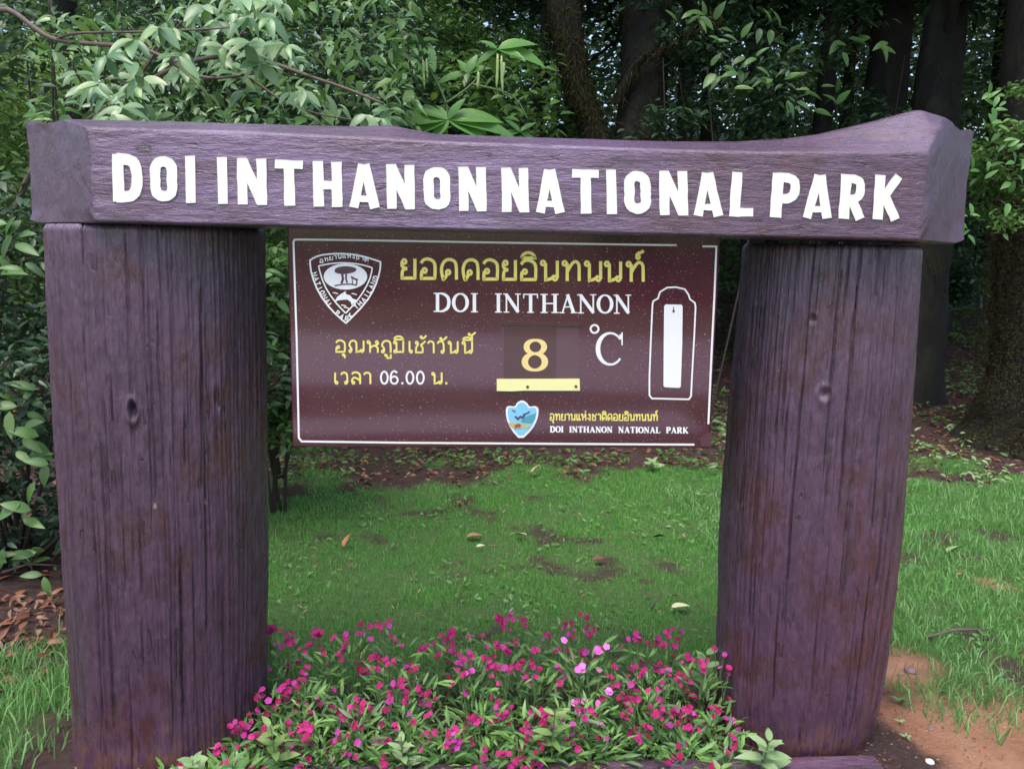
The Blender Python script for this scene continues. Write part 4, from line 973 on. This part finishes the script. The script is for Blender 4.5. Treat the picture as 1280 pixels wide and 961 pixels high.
scatter_flat('soil_crumbs', 9000, (-1.2, 2.6), (-.2, .7), lambda x, y: zones(x, y)[1]*.7+.5*zones(x, y)[0], .011, M_LITTER, T6, label='crumbs and bits of dead leaf on the soil round the bed', category='soil crumbs', tilt=.8)
def dc(x, y):
    c = fbm(x*2.2, y*2.2, 71); return sstep(3.1, 3.8, y)*sstep(.42, .55, c)
x = rng.uniform(-3, 7.5, 26000); y = rng.uniform(3.0, 11, 26000); kz = dc(x, y) > rng.uniform(0, 1, 26000); x, y = x[kz], y[kz]
pts = np.stack([x, y, height(x, y)+rng.uniform(.01, .09, len(x))], 1); D, Nn = rand_dirs(len(x), -.1)
link('ground_cover', leaves_mesh('ground_cover', pts, D, Nn, rng.uniform(.03, .075, len(x)), T6, M_LMID), kind='stuff', label='low leafy weeds scattered over the forest floor', category='ground cover')
x = rng.uniform(2.2, 5.5, 3800); y = rng.uniform(3.0, 6.6, 3800); kz = sstep(.5, .62, fbm(x*3, y*3, 72)) > rng.uniform(0, 1, 3800); x, y = x[kz], y[kz]
pts = np.stack([x, y, height(x, y)+rng.uniform(.01, .07, len(x))], 1); D, Nn = rand_dirs(len(x), -.1)
link('ground_cover', leaves_mesh('ground_cover', pts, D, Nn, rng.uniform(.03, .07, len(x)), T6, M_LWEED), kind='stuff', label='pale variegated ground cover on red soil right of the right post', category='ground cover')

x = rng.uniform(-1.6, 4.2, 5000); y = rng.uniform(.7, 3.9, 5000); kz = (sstep(.5, .62, fbm(x*2.5, y*2.5, 172))*.8+.05) > rng.uniform(0, 1, 5000); x, y = x[kz], y[kz]
pts = np.stack([x, y, height(x, y)+rng.uniform(.008, .03, len(x))], 1); D, Nn = rand_dirs(len(x), -.1)
link('lawn_weeds', leaves_mesh('lawn_weeds', pts, D, Nn, rng.uniform(.02, .045, len(x)), T6, M_LBRIGHT), kind='stuff', label='tiny broad leaved weeds mixed into the lawn', category='lawn weeds')
scatter_flat('dead_grass', 2600, (-2.2, 4.4), (.5, 4), lambda x, y: .2+.8*sstep(.45, .6, fbm(x*3, y*3, 144)), .032, M_STRAW, TN, label='straw coloured dead blades lying in the lawn', category='dead grass', lift=.012)
# single fallen leaves, twig, pebbles
def fallen(px, py, size, ang, col, label, tilt=.15):
    g = G(px, py); m = plain('fallen_leaf_'+label.split()[0], col, .55, .3, 50)
    V, F = leaf_tmpl(6, .5, .08, .5); o = bpy.data.objects.new('fallen_leaf', fast_mesh('fallen_leaf', V, F, m)); COL.objects.link(o)
    o.location = (g[0], g[1], g[2]+.03); o.scale = (size,)*3; o.rotation_euler = (rnd.uniform(-.5, .2), -tilt, ang)
    o['label'] = label; o['category'] = 'leaf'; o['group'] = 'fallen leaves on the lawn'
fallen(664, 598, .11, .8, (.42, .30, .20), 'cream dead leaf at the lawn edge under the board', .6)
fallen(430, 690, .085, 1.2, (.40, .17, .08), 'orange brown curled leaf on the lawn near the left post', .7)
fallen(582, 678, .095, 0.1, (.27, .15, .09), 'flat brown leaf left of the pale curled one on the lawn')
fallen(644, 675, .085, -.7, (.48, .46, .28), 'pale curled leaf on the lawn, middle of the gap', .3)
fallen(595, 690, .05, .2, (.45, .46, .30), 'little pale leaf below the flat brown leaf')
fallen(740, 707, .07, .2, (.14, .05, .04), 'dark red dead leaf on the lawn under the blank plate')
fallen(838, 768, .09, .1, (.50, .50, .30), 'pale leaf on the lawn close to the right post')
fallen(815, 678, .075, .1, (.06, .04, .03), 'blackish leaf on the lawn left of the right post')
fallen(1183, 697, .115, .35, (.22, .34, .14), 'broad pale green leaf lying in the grass right of the right post', .25)
fallen(1196, 726, .05, .3, (.35, .14, .07), 'rust coloured leaf scrap right of the right post')
tw = MB(); a_, b_ = G(1158, 802), G(1234, 795); tube(tw, [(a_[0], a_[1], a_[2]+.02), ((a_[0]+b_[0])/2, (a_[1]+b_[1])/2+.02, a_[2]+.035), (b_[0], b_[1], b_[2]+.03)], [.007, .006, .004], 7, wob=.4)
link('twig', tw.mesh('twig', M_TWIG, True), label='thin dark stick lying in the grass right of the right post', category='stick')
tw = MB(); a_, b_ = G(812, 765), G(814, 748); tube(tw, [(a_[0], a_[1], a_[2]), (b_[0], a_[1]+.01, a_[2]+.07)], [.004, .003], 6)
link('twig', tw.mesh('twig', M_TWIG, True), label='short dark twig standing in the lawn left of the right post', category='stick')
import bmesh
def stone(px, py, r, label, mat):
    g = G(px, py); bm = bmesh.new(); bmesh.ops.create_icosphere(bm, subdivisions=3, radius=r)
    for v in bm.verts:
        v.co.z *= .6; k_ = 1+.25*(float(noise2(v.co.x/r*1.7+px, v.co.y/r*1.7+v.co.z/r, 3))-.5)+.1*rnd.uniform(-.5, .5); v.co *= k_
    me = bpy.data.meshes.new('stone'); bm.to_mesh(me); bm.free(); me.materials.append(mat)
    o = link('stone', me, label=label, category='stone'); o.location = (g[0], g[1], g[2]+r*.3)
stone(1138, 840, .024, 'purplish pebble on the soil beside the right post', M_STONE)
stone(1163, 912, .010, 'tiny pebble in the dark soil near the lower right', M_STONE)
stone(1162, 953, .013, 'whitish pebble on the soil at the bottom right', M_WHITE)
tw = MB(); a_, b_ = G(5, 728), G(78, 722); tube(tw, [(a_[0], a_[1], a_[2]+.05), ((a_[0]+b_[0])/2, a_[1], a_[2]+.09), (b_[0], b_[1], b_[2]+.06)], [.006, .005, .004], 6)
link('twig', tw.mesh('twig', M_TWIG, True), label='pale stick on the litter at the left edge', category='stick')

# ------------------------------------------------------------------ shrubs near the sign
def Pv(px, py, Y): return Vector(P(px, py, Y))
def smooth_path(pts, n=8):
    pts = [Vector(p) for p in pts]; out = []
    for i in range(len(pts)-1):
        p0, p1, p2, p3 = pts[max(i-1, 0)], pts[i], pts[i+1], pts[min(i+2, len(pts)-1)]
        for k in range(n):
            t = k/n; out.append(.5*((2*p1)+(p2-p0)*t+(2*p0-5*p1+4*p2-p3)*t*t+(3*p1-p0-3*p2+p3)*t**3))
    out.append(pts[-1]); return out
# pale leaved shrub above the left half of the beam
sx0 = P(60, 500, 1.6)
sh = thing('broadleaf_shrub', 'pale green drooping leaved shrub spilling over the left half of the beam', 'shrub', (sx0[0]-.5, 1.9, float(height(sx0[0]-.5, 1.9))))
root = Vector(sh.location)
br = [[root, Pv(-60, 200, 1.75), Pv(-10, 20, 1.55), Pv(70, 50, 1.45), Pv(180, 62, 1.3), Pv(250, 96, 1.2), Pv(320, 92, 1.1)],
      [Pv(70, 50, 1.45), Pv(95, 42, 1.4), Pv(180, 40, 1.35), Pv(270, 36, 1.25), Pv(330, 30, 1.2)],
      [root, Pv(20, 260, 1.9), Pv(160, 120, 1.7), Pv(280, 70, 1.5), Pv(400, 100, 1.35), Pv(480, 130, 1.25)],
      [Pv(160, 120, 1.7), Pv(200, 60, 1.6), Pv(250, 10, 1.5), Pv(330, -20, 1.5)],
      [Pv(280, 70, 1.5), Pv(330, 10, 1.5), Pv(390, -30, 1.5)],
      [Pv(160, 120, 1.7), Pv(110, 110, 1.5), Pv(90, 80, 1.35)],
      [Pv(280, 70, 1.5), Pv(360, 130, 1.2), Pv(440, 150, 1.1)]]
for i, b in enumerate(br):
    mb = MB(); sp = smooth_path(b, 7); r0_ = .016 if i in (0, 2) else .007
    tube(mb, sp, [r0_*(1-.72*k/len(sp)) for k in range(len(sp))], 7, wob=.25)
    child('branch', mb.mesh('branch', M_TWIG, True), sh)
cl = []
for i in range(76):
    u = rnd.random(); px = 75+u*430; top = 0 if px > 190 else 60
    py = rnd.uniform(top-10, 150); 
    if px > 370 and py < 100: px -= 150
    if 80 < px < 130 and py < 60: py += 50
    cl.append((px, py, rnd.uniform(.85, 1.7)))
nleaf = 0
for (px, py, Yv) in cl:
    c = P(px, py, Yv); nl = rnd.choice([3, 4, 5]); a0 = rnd.uniform(0, 6.28)
    for k in range(nl):
        if nleaf >= 298: break
        a = a0+k*2*math.pi/nl+rnd.uniform(-.4, .4)
        d = (math.cos(a), -.35+math.sin(a)*.7, rnd.uniform(-1.1, .15)); 
        leaf_obj(M_LPALE, c, d, (rnd.uniform(-.4, .4), -.9, 1.0), rnd.uniform(.065, .115), sh); nleaf += 1
n = 2000; pxs = rng.uniform(30, 520, n); pys = rng.uniform(-70, 175, n); Ys = rng.uniform(1.3, 2.4, n)
kz = fbm(pxs/55, pys/45, 14) > .42; pts = np.array([P(a_, b_, c2) for a_, b_, c2 in zip(pxs[kz], pys[kz], Ys[kz])])
foliage(sh, 'foliage', pts[::2], .085, M_LMID, T6, .35); foliage(sh, 'foliage', pts[1::2], .07, M_LPALE, T10, .35)
# sapling with hanging pods
SY = 2.6; sa0 = P(560, 500, 4.3); sap = thing('sapling', 'bright green sapling with long hanging seed pods behind the middle of the beam', 'sapling', (sa0[0], 4.3, float(height(sa0[0], 4.3))))
stems = [[Vector(sap.location), Pv(555, 300, 3.85), Pv(558, 160, 3.80), Pv(556, 125, 3.78), Pv(528, 70, 3.75)], [Pv(556, 130, 3.78), Pv(590, 105, 3.75), Pv(622, 62, 3.70)],
         [Pv(558, 160, 3.80), Pv(520, 155, 3.70), Pv(480, 140, 3.65)], [Pv(590, 105, 3.75), Pv(640, 120, 3.75), Pv(660, 150, 3.75)]]
for i, b in enumerate(stems):
    mb = MB(); sp = smooth_path(b, 6); tube(mb, sp, [(.016 if i == 0 else .009)*(1-.6*k/len(sp)) for k in range(len(sp))], 7); child('stem', mb.mesh('stem', M_STEM, True), sap)
def whorl(px, py, Yv, specs, parent, mat, nup=(0, -.8, 1)):
    c = P(px, py, Yv)
    for (dx, dy, L_, dpt) in specs:      # direction in the picture plane, length
        e = P(px+dx, py+dy, Yv+dpt); d = e-c; ln = np.linalg.norm(d)
        leaf_obj(mat, c, d, nup, ln*L_, parent, variant=rnd.choice([0, 3]))
whorl(527, 52, 3.72, [(-42, 18, 1, -.05), (-55, -8, 1, .08), (18, 32, 1, -.1), (-30, -12, 1, .05), (22, -6, 1, .05), (-12, 25, .8, -.1)], sap, M_LBRIGHT)
whorl(622, 62, 3.70, [(62, 10, 1, -.05), (48, -16, 1, 0), (-22, -14, 1, 0), (30, 8, 1.2, -.1), (-30, 18, 1, 0)], sap, M_LBRIGHT)
whorl(585, 92, 3.80, [(-45, 10, 1, 0), (10, -26, 1, 0), (-12, -20, 1, 0), (28, -12, 1, 0)], sap, M_LBRIGHT)
whorl(560, 150, 3.65, [(-85, -5, 1, 0), (-60, 20, 1, -.1), (-45, -25, 1, .1), (50, 18, 1, -.1), (88, 12, 1, 0), (70, -10, 1, .05), (20, -30, 1, 0), (-20, 22, 1, -.1)], sap, M_LBRIGHT)
whorl(470, 150, 3.60, [(-60, -12, 1, 0), (-45, -30, 1, 0), (-20, 22, 1, -.1), (30, 14, 1, -.1), (40, -12, 1, 0)], sap, M_LBRIGHT)
whorl(650, 165, 3.80, [(25, 14, 1, 0), (-30, 4, 1, 0), (20, -14, 1, 0), (-18, -18, 1, 0)], sap, M_LBRIGHT)
for (px, y0_, y1_) in ((529, 70, 112), (533, 74, 100), (622, 68, 112), (627, 70, 118), (630, 78, 98), (598, 90, 112)):
    mb = MB(); sp = [Pv(px+(k/6)**2*1.5*(1 if px % 2 else -1), y0_+(y1_-y0_)*k/6, 3.65) for k in range(7)]; tube(mb, sp, [.005, .010, .011, .010, .011, .008, .003], 7); child('seed_pod', mb.mesh('seed_pod', M_POD, True), sap)
n = 900; pxs = rng.uniform(470, 700, n); pys = rng.uniform(60, 190, n); pts = np.array([P(a_, b_, c2) for a_, b_, c2 in zip(pxs, pys, rng.uniform(4.1, 5.0, n))])
foliage(sap, 'foliage', pts, .11, M_LMID, T6, .2)
# bare branched twiggy shrub between them
tb = thing('bare_twigs', 'leafless reddish twigs against the dark gap above the beam', 'shrub', (P(430, 400, 4.2)[0], 4.2, float(height(-.8, 4.2))))
mb = MB()
for (x0_, x1_, xm, yt_) in ((440, 475, 455, 45), (440, 400, 425, 85), (455, 440, 450, 60), (430, 420, 428, 70)):
    tube(mb, smooth_path([tb.location, Pv(437, 200, 4.2), Pv(x0_, 120, 4.1), Pv(xm, 90, 4.0), Pv(x1_, yt_, 4.0)], 5), .008, 5, wob=.3)
child('branch', mb.mesh('branch', M_TWIG, True), tb)
# generic leafy bushes
def bush(label, px, py, Yb, rad, nl, size, mat, nc=14, cr=.25, zc=None, nst=5, name='shrub', leafn=0, lmat=None, tm=T6, region=None):
    c = P(px, py, Yb); gz_ = float(height(c[0], Yb)); o = thing(name, label, 'shrub', (c[0], Yb, gz_)); 
    cen = (c[0], Yb, c[2] if zc is None else zc); mb = MB()
    for k in range(nst):
        e = Vector(cen)+Vector((rnd.uniform(-.7, .7)*rad[0], rnd.uniform(-.5, .5)*rad[1], rnd.uniform(-.2, .8)*rad[2]))
        tube(mb, smooth_path([Vector((c[0]+rnd.uniform(-.05, .05), Yb, gz_-.05)), Vector(o.location)*.5+e*.5+Vector((rnd.uniform(-.1, .1), 0, .05)), e], 5), [.012*(1-.06*i) for i in range(11)], 6, wob=.2)
    if nst: child('stem', mb.mesh('stem', M_STEMD, True), o, None, 'stuff')
    foliage(o, 'foliage', clumps(nl, cen, rad, nc, cr), size, mat, tm)
    for k in range(leafn):
        q = region[k % len(region)] if region else (px, py); 
        pc = P(q[0]+rnd.uniform(-16, 16), q[1]+rnd.uniform(-14, 14), Yb-rad[1]*.8+rnd.uniform(-.1, .1)); a = rnd.uniform(0, 6.28)
        leaf_obj(lmat or mat, pc, (math.cos(a), -.4, math.sin(a)*.7-.1), (0, -.9, .8), size*rnd.uniform(1.2, 1.8), o)
    return o
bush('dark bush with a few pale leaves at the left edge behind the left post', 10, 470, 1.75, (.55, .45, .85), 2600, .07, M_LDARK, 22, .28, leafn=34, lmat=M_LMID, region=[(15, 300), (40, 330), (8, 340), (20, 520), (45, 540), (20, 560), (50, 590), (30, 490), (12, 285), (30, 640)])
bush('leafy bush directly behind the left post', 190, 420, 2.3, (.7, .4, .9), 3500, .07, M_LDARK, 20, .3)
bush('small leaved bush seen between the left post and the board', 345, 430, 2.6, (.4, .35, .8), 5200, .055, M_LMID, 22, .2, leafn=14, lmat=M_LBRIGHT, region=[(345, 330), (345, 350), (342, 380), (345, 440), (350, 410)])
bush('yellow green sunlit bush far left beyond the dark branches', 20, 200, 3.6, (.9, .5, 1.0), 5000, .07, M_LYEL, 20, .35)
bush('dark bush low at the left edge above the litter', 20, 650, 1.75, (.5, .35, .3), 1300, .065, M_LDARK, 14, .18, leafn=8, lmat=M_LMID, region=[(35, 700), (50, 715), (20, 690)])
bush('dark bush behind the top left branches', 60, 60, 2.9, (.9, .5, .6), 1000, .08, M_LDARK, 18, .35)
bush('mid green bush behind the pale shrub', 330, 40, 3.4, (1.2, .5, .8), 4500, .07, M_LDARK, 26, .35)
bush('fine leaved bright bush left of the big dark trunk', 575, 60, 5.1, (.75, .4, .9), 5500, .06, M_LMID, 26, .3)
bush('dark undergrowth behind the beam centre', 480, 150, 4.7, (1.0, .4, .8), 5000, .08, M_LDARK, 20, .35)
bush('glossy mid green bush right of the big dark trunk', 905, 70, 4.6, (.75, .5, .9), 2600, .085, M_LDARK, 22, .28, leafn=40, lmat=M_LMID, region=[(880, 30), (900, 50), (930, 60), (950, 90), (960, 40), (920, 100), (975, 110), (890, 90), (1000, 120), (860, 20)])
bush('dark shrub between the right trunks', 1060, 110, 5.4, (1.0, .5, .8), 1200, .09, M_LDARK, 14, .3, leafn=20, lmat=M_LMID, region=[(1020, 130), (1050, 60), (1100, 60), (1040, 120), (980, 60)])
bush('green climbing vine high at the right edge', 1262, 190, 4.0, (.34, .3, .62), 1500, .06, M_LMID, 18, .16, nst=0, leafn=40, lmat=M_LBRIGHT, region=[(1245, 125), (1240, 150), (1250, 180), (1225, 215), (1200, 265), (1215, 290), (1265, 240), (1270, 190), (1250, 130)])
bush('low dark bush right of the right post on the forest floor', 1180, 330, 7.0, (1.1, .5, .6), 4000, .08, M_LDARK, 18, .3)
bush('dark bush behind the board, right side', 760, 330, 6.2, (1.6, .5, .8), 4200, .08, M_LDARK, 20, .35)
weed(1160, 408, 'ground_plant', 'palmate bright plant on the forest floor right of the right post', M_LBRIGHT, 10, .15, .12)
weed(1190, 425, 'ground_plant', 'second bright floor plant just right of the palmate one', M_LYEL, 9, .12, .08)
weed(815, 590, 'ground_plant', 'pale leafy plant at the lawn edge below the blank plate', M_LWEED, 10, .09, .08)
weed(40, 715, 'ground_plant', 'round leaved plant on the litter left of the left post', M_LMID, 9, .08, .12)

# ------------------------------------------------------------------ trees
def trunk_mesh(path, rads, flare, seed, nseg=40, k=28):
    sp = smooth_path(path, max(2, nseg//(len(path)-1))); n = len(sp); V = np.zeros((n, k, 3)); tl = np.linspace(0, 1, n); rr = np.interp(tl, np.linspace(0, 1, len(rads)), rads)
    for i, p in enumerate(sp):
        a = 2*np.pi*np.arange(k)/k; hz = (p-sp[0]).length
        r = rr[i]*(1+.35*(fbm(np.cos(a)*1.5+seed, np.sin(a)*1.5+hz*1.1, seed, 3)-.5)+.18*(noise2(np.cos(a)*5+9, np.sin(a)*5+hz*4, seed)-.5))
        r = r+flare*rr[0]*np.exp(-hz*3.0)*(1+.5*np.sin(a*4+seed))
        V[i, :, 0] = p.x+r*np.cos(a); V[i, :, 1] = p.y+r*np.sin(a); V[i, :, 2] = p.z
    return fast_mesh('trunk', V.reshape(-1, 3), grid_faces(n, k, True), M_BARK), sp, rr
def moss_on(o, sp, rr, n, mat, ln=.10, z0=0, z1=9, label=None, name='moss'):
    i = rng.integers(0, len(sp)-1, n); t = rng.uniform(0, 1, n); a = rng.uniform(np.pi*.85, np.pi*2.15, n)
    A = np.array([tuple(p) for p in sp]); c = A[i]*(1-t[:, None])+A[i+1]*t[:, None]; r = rr[i]*(1-t)+rr[i+1]*t; r = r*rng.uniform(.95, 1.12, n)
    pts = np.stack([c[:, 0]+r*np.cos(a), c[:, 1]+r*np.sin(a), c[:, 2]], 1); kz = (pts[:, 2] > z0)*(pts[:, 2] < z1); pts = pts[kz]; a = a[kz]; n = len(pts)
    D = np.stack([np.cos(a)*.5+rng.normal(0, .35, n), np.sin(a)*.5+rng.normal(0, .3, n), rng.normal(-.7, .5, n)], 1); Nn = np.stack([np.cos(a), np.sin(a), .4+0*a], 1)
    child(name, leaves_mesh(name, pts, D, Nn, ln*rng.uniform(.3, 1.0, n), leaf_tmpl(2, .14, .4, .3), mat), o, label, 'stuff')
def tree(label, px, Yb, r, lean=(0, 0), crown=(1.6, 1.4, 1.2), ncrown=3500, hgt=6.5, zc=5.2, flare=.35, moss=900, name='forest_tree', mat=M_LDARK, mid=None, limbs=3, mm=None, ml=.10):
    c = P(px, 300, Yb); gz_ = float(height(c[0], Yb)); o = thing(name, label, 'tree', (c[0], Yb, gz_))
    b = Vector((c[0], Yb, gz_-.15)); path = [b, b+Vector((lean[0]*.25, lean[1]*.2, hgt*.25)), b+Vector((lean[0]*.6+(mid or 0), lean[1]*.5, hgt*.55)), b+Vector((lean[0], lean[1], hgt))]
    me, sp, rr = trunk_mesh(path, [r*1.08, r, r*.8, r*.4], flare, int(px) % 97); child('trunk', me, o)
    tip = sp[-1]
    for k in range(limbs):
        s0 = sp[int(len(sp)*rnd.uniform(.62, .9))]; a = rnd.uniform(0, 6.28); e = s0+Vector((math.cos(a)*crown[0]*.7, math.sin(a)*crown[1]*.7, rnd.uniform(.4, 1.4)))
        mb = MB(); q = smooth_path([s0, s0*.5+e*.5+Vector((0, 0, .15)), e], 5); tube(mb, q, [r*.24*(1-.07*i) for i in range(len(q))], 8, wob=.3); child('limb', mb.mesh('limb', M_BARK, True), o)
    if moss: moss_on(o, sp, rr, moss, mm or M_MOSS, ml)
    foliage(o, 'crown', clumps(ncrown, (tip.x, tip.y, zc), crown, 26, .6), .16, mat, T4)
    return o, sp, rr
big, sp, rr = tree('thickest dark mossy trunk rising behind the middle of the beam', 792, 5.0, .235, (.1, .2), (2.2, 1.8, 1.2), 6000, 7, 5.4, .4, 4000)
# its forked stem and the low mossy limb
c0 = Vector(big.location)
me, sp2, rr2 = trunk_mesh([c0+Vector((-.12, -.05, .3)), Pv(748, 200, 4.9), Pv(722, 110, 4.8), Pv(706, 20, 4.7), Pv(690, -120, 4.6)], [.13, .12, .11, .13, .10], 0, 5); child('trunk', me, big, 'mossy second stem leaning left')
moss_on(big, sp2, rr2, 7000, M_MOSS, .07)
me, sp3, rr3 = trunk_mesh([Pv(770, 130, 4.9), Pv(800, 76, 4.75), Pv(835, 60, 4.6), Pv(862, 40, 4.4), Pv(900, 20, 4.3)], [.05, .045, .04, .03, .02], 0, 8, 24, 12); child('limb', me, big, 'crooked mossy limb reaching right'); moss_on(big, sp3, rr3, 500, M_MOSS, .09)
tree('thin dark trunk just right of the thickest one', 846, 5.6, .085, (.1, .3), ncrown=2200, moss=300)
tree('slim trunk behind the glossy bush', 944, 6.8, .12, (-.1, .2), ncrown=2600, moss=500)
tree('slender dark trunk right of the glossy bush', 1008, 6.2, .10, (.2, .1), ncrown=2600, moss=400)
tree('broad dark trunk above the right end of the beam', 1075, 6.4, .25, (.3, .1), ncrown=4200, moss=900, crown=(2.2, 1.8, 1.2))
tree('darkest trunk right of the beam peak', 1152, 5.6, .24, (.15, .2), ncrown=4200, moss=900, crown=(2.2, 1.8, 1.2))
g_, spg, rrg = tree('huge brown mossy trunk with a flaring foot at the right edge', 1345, 4.4, .42, (-.35, .6), ncrown=5200, moss=0, limbs=1, flare=.9, crown=(2.4, 1.8, 1.2))
cb = Vector(g_.location); n = 60000; zz_ = rng.uniform(0, 1, n)**1.1*2.6; a = rng.uniform(np.pi*.9, np.pi*2.1, n); rad_ = .40+.34*np.exp(-zz_*1.1)
rad_ = rad_*(.82+.45*fbm(a*4, zz_*5, 3, 4)); pts = np.stack([cb.x-.06*zz_+rad_*np.cos(a), cb.y+.1*zz_+rad_*np.sin(a)*.9, cb.z+zz_], 1)
D = rng.normal(0, .6, (n, 3))+np.stack([np.cos(a)*.4, np.sin(a)*.4, -.3+0*a], 1); Nn = rng.normal(0, .7, (n, 3))+np.stack([np.cos(a), np.sin(a), .5+0*a], 1)
child('moss', leaves_mesh('moss', pts, D, Nn, rng.uniform(.010, .034, n), leaf_tmpl(2, .30, .4, .3), M_BMOSS), g_, 'shaggy brown moss coat', 'stuff')
tree('thin trunk behind the pale shrub on the left', 300, 4.8, .07, (.2, .2), ncrown=2600, moss=200, mat=M_LMID)
tree('thin trunk leaning right of the bare twigs', 500, 5.2, .06, (.9, .2), ncrown=2600, moss=250, mat=M_LMID)
tree('slanting thin trunk left of the forked mossy stem', 640, 6.0, .07, (.5, .1), ncrown=2600, moss=250)
tree('mid sized trunk far left in the shade', 120, 5.4, .11, (-.3, .2), ncrown=2600, moss=300)
tree('trunk at the far left edge beyond the bushes', -40, 4.6, .10, (.1, .2), ncrown=2600, moss=200)
tree('far pale trunk seen between post and thickest trunk', 700, 8.2, .09, (.2, .1), ncrown=2200, moss=100)
for i, (px, Yb) in enumerate(((880, 9.5), (965, 10.5), (1040, 9.0), (1110, 9.8), (1190, 8.6), (1230, 11.0), (590, 10.0), (430, 9.6))):
    o, _, _ = tree('far thin trunk in the dark wood, %s counted from the right of the view' % ordn[[4, 3, 2, 1, 0, 0, 6, 7][i]] if i != 5 else 'farthest thin trunk, just left of the huge mossy trunk', px, Yb, .07+.03*rnd.random(), (rnd.uniform(-.3, .3), .2), ncrown=2200, moss=0, flare=.2, limbs=1, hgt=7, zc=6)
    o['group'] = 'far thin trunks in the dark wood'
# distant woodland mass closing the view, and unseen leaf cover added above to shade it
def mass(name, label, n, xr, yr, zf, size, mat, thr=.44, sc=.9):
    x = rng.uniform(*xr, n); y = rng.uniform(*yr, n); z = height(x, y)+zf(x, y, rng.uniform(0, 1, n))
    kz = fbm(x*sc, z*sc*1.2+y*.3, 31) > thr; pts = np.stack([x, y, z], 1)[kz]; D, Nn = rand_dirs(len(pts), .2)
    return link(name, leaves_mesh(name, pts, D, Nn, size*rng.uniform(.6, 1.3, len(pts)), T4, mat), kind='stuff', label=label, category='woodland')
mass('undergrowth', 'dark undergrowth filling the wood behind the trunks', 60000, (-8, 12), (8, 13), lambda x, y, u: u**1.1*4.2, .15, M_LMID, .46, 1.3)
mass('undergrowth', 'brighter leaves lit at the open left side of the wood', 26000, (-8, 1.5), (6.0, 8.5), lambda x, y, u: u*3.2, .13, M_LMID, .50, 1.3)
mass('undergrowth', 'yellow green glints deep at the left of the wood', 26000, (-9, -.2), (5.6, 9), lambda x, y, u: u*3.6+.3, .12, M_LYEL, .48, 1.1)
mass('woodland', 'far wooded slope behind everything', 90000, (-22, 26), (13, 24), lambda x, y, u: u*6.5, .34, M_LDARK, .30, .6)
mass('shade_canopy', 'dense unseen leaf cover added to shade the wood, right of centre', 36000, (0.5, 13), (4.2, 12), lambda x, y, u: 4.6+u*1.8, .26, M_LDARK, .42, .7)
mass('shade_canopy', 'front edge of the unseen leaf cover added to darken the trunks', 26000, (0.3, 12), (3.6, 7), lambda x, y, u: 3.75+u*1.2, .22, M_LDARK, .52, .7)  # out of view, added to keep sky light off the understory
mass('shade_canopy', 'looser unseen leaf cover added to shade the left of the wood', 9000, (-8, .5), (4.8, 12), lambda x, y, u: 4.8+u*1.6, .24, M_LDARK, .48, .7)
# unseen trees added behind the viewer to darken reflections in the wet board
x = rng.uniform(-30, 30, 26000); y = rng.uniform(-34, -24, 26000); z = rng.uniform(0, 1, 26000)*9*(.55+.6*fbm(x*.25, y*.1, 3))
kz = (fbm(x*.6, z*.6, 12) > .38)*((x > 4) | (x < -16) | (z < 2.0)); pts = np.stack([x, y, z], 1)[kz]; D, Nn = rand_dirs(len(pts), .2)  # gap left so the bright horizon reflects in the beam
link('woodland', leaves_mesh('woodland', pts, D, Nn, .6*rng.uniform(.6, 1.3, len(pts)), T4, M_LMID), kind='stuff', label='unseen trees added across the road to darken the board reflections', category='woodland')
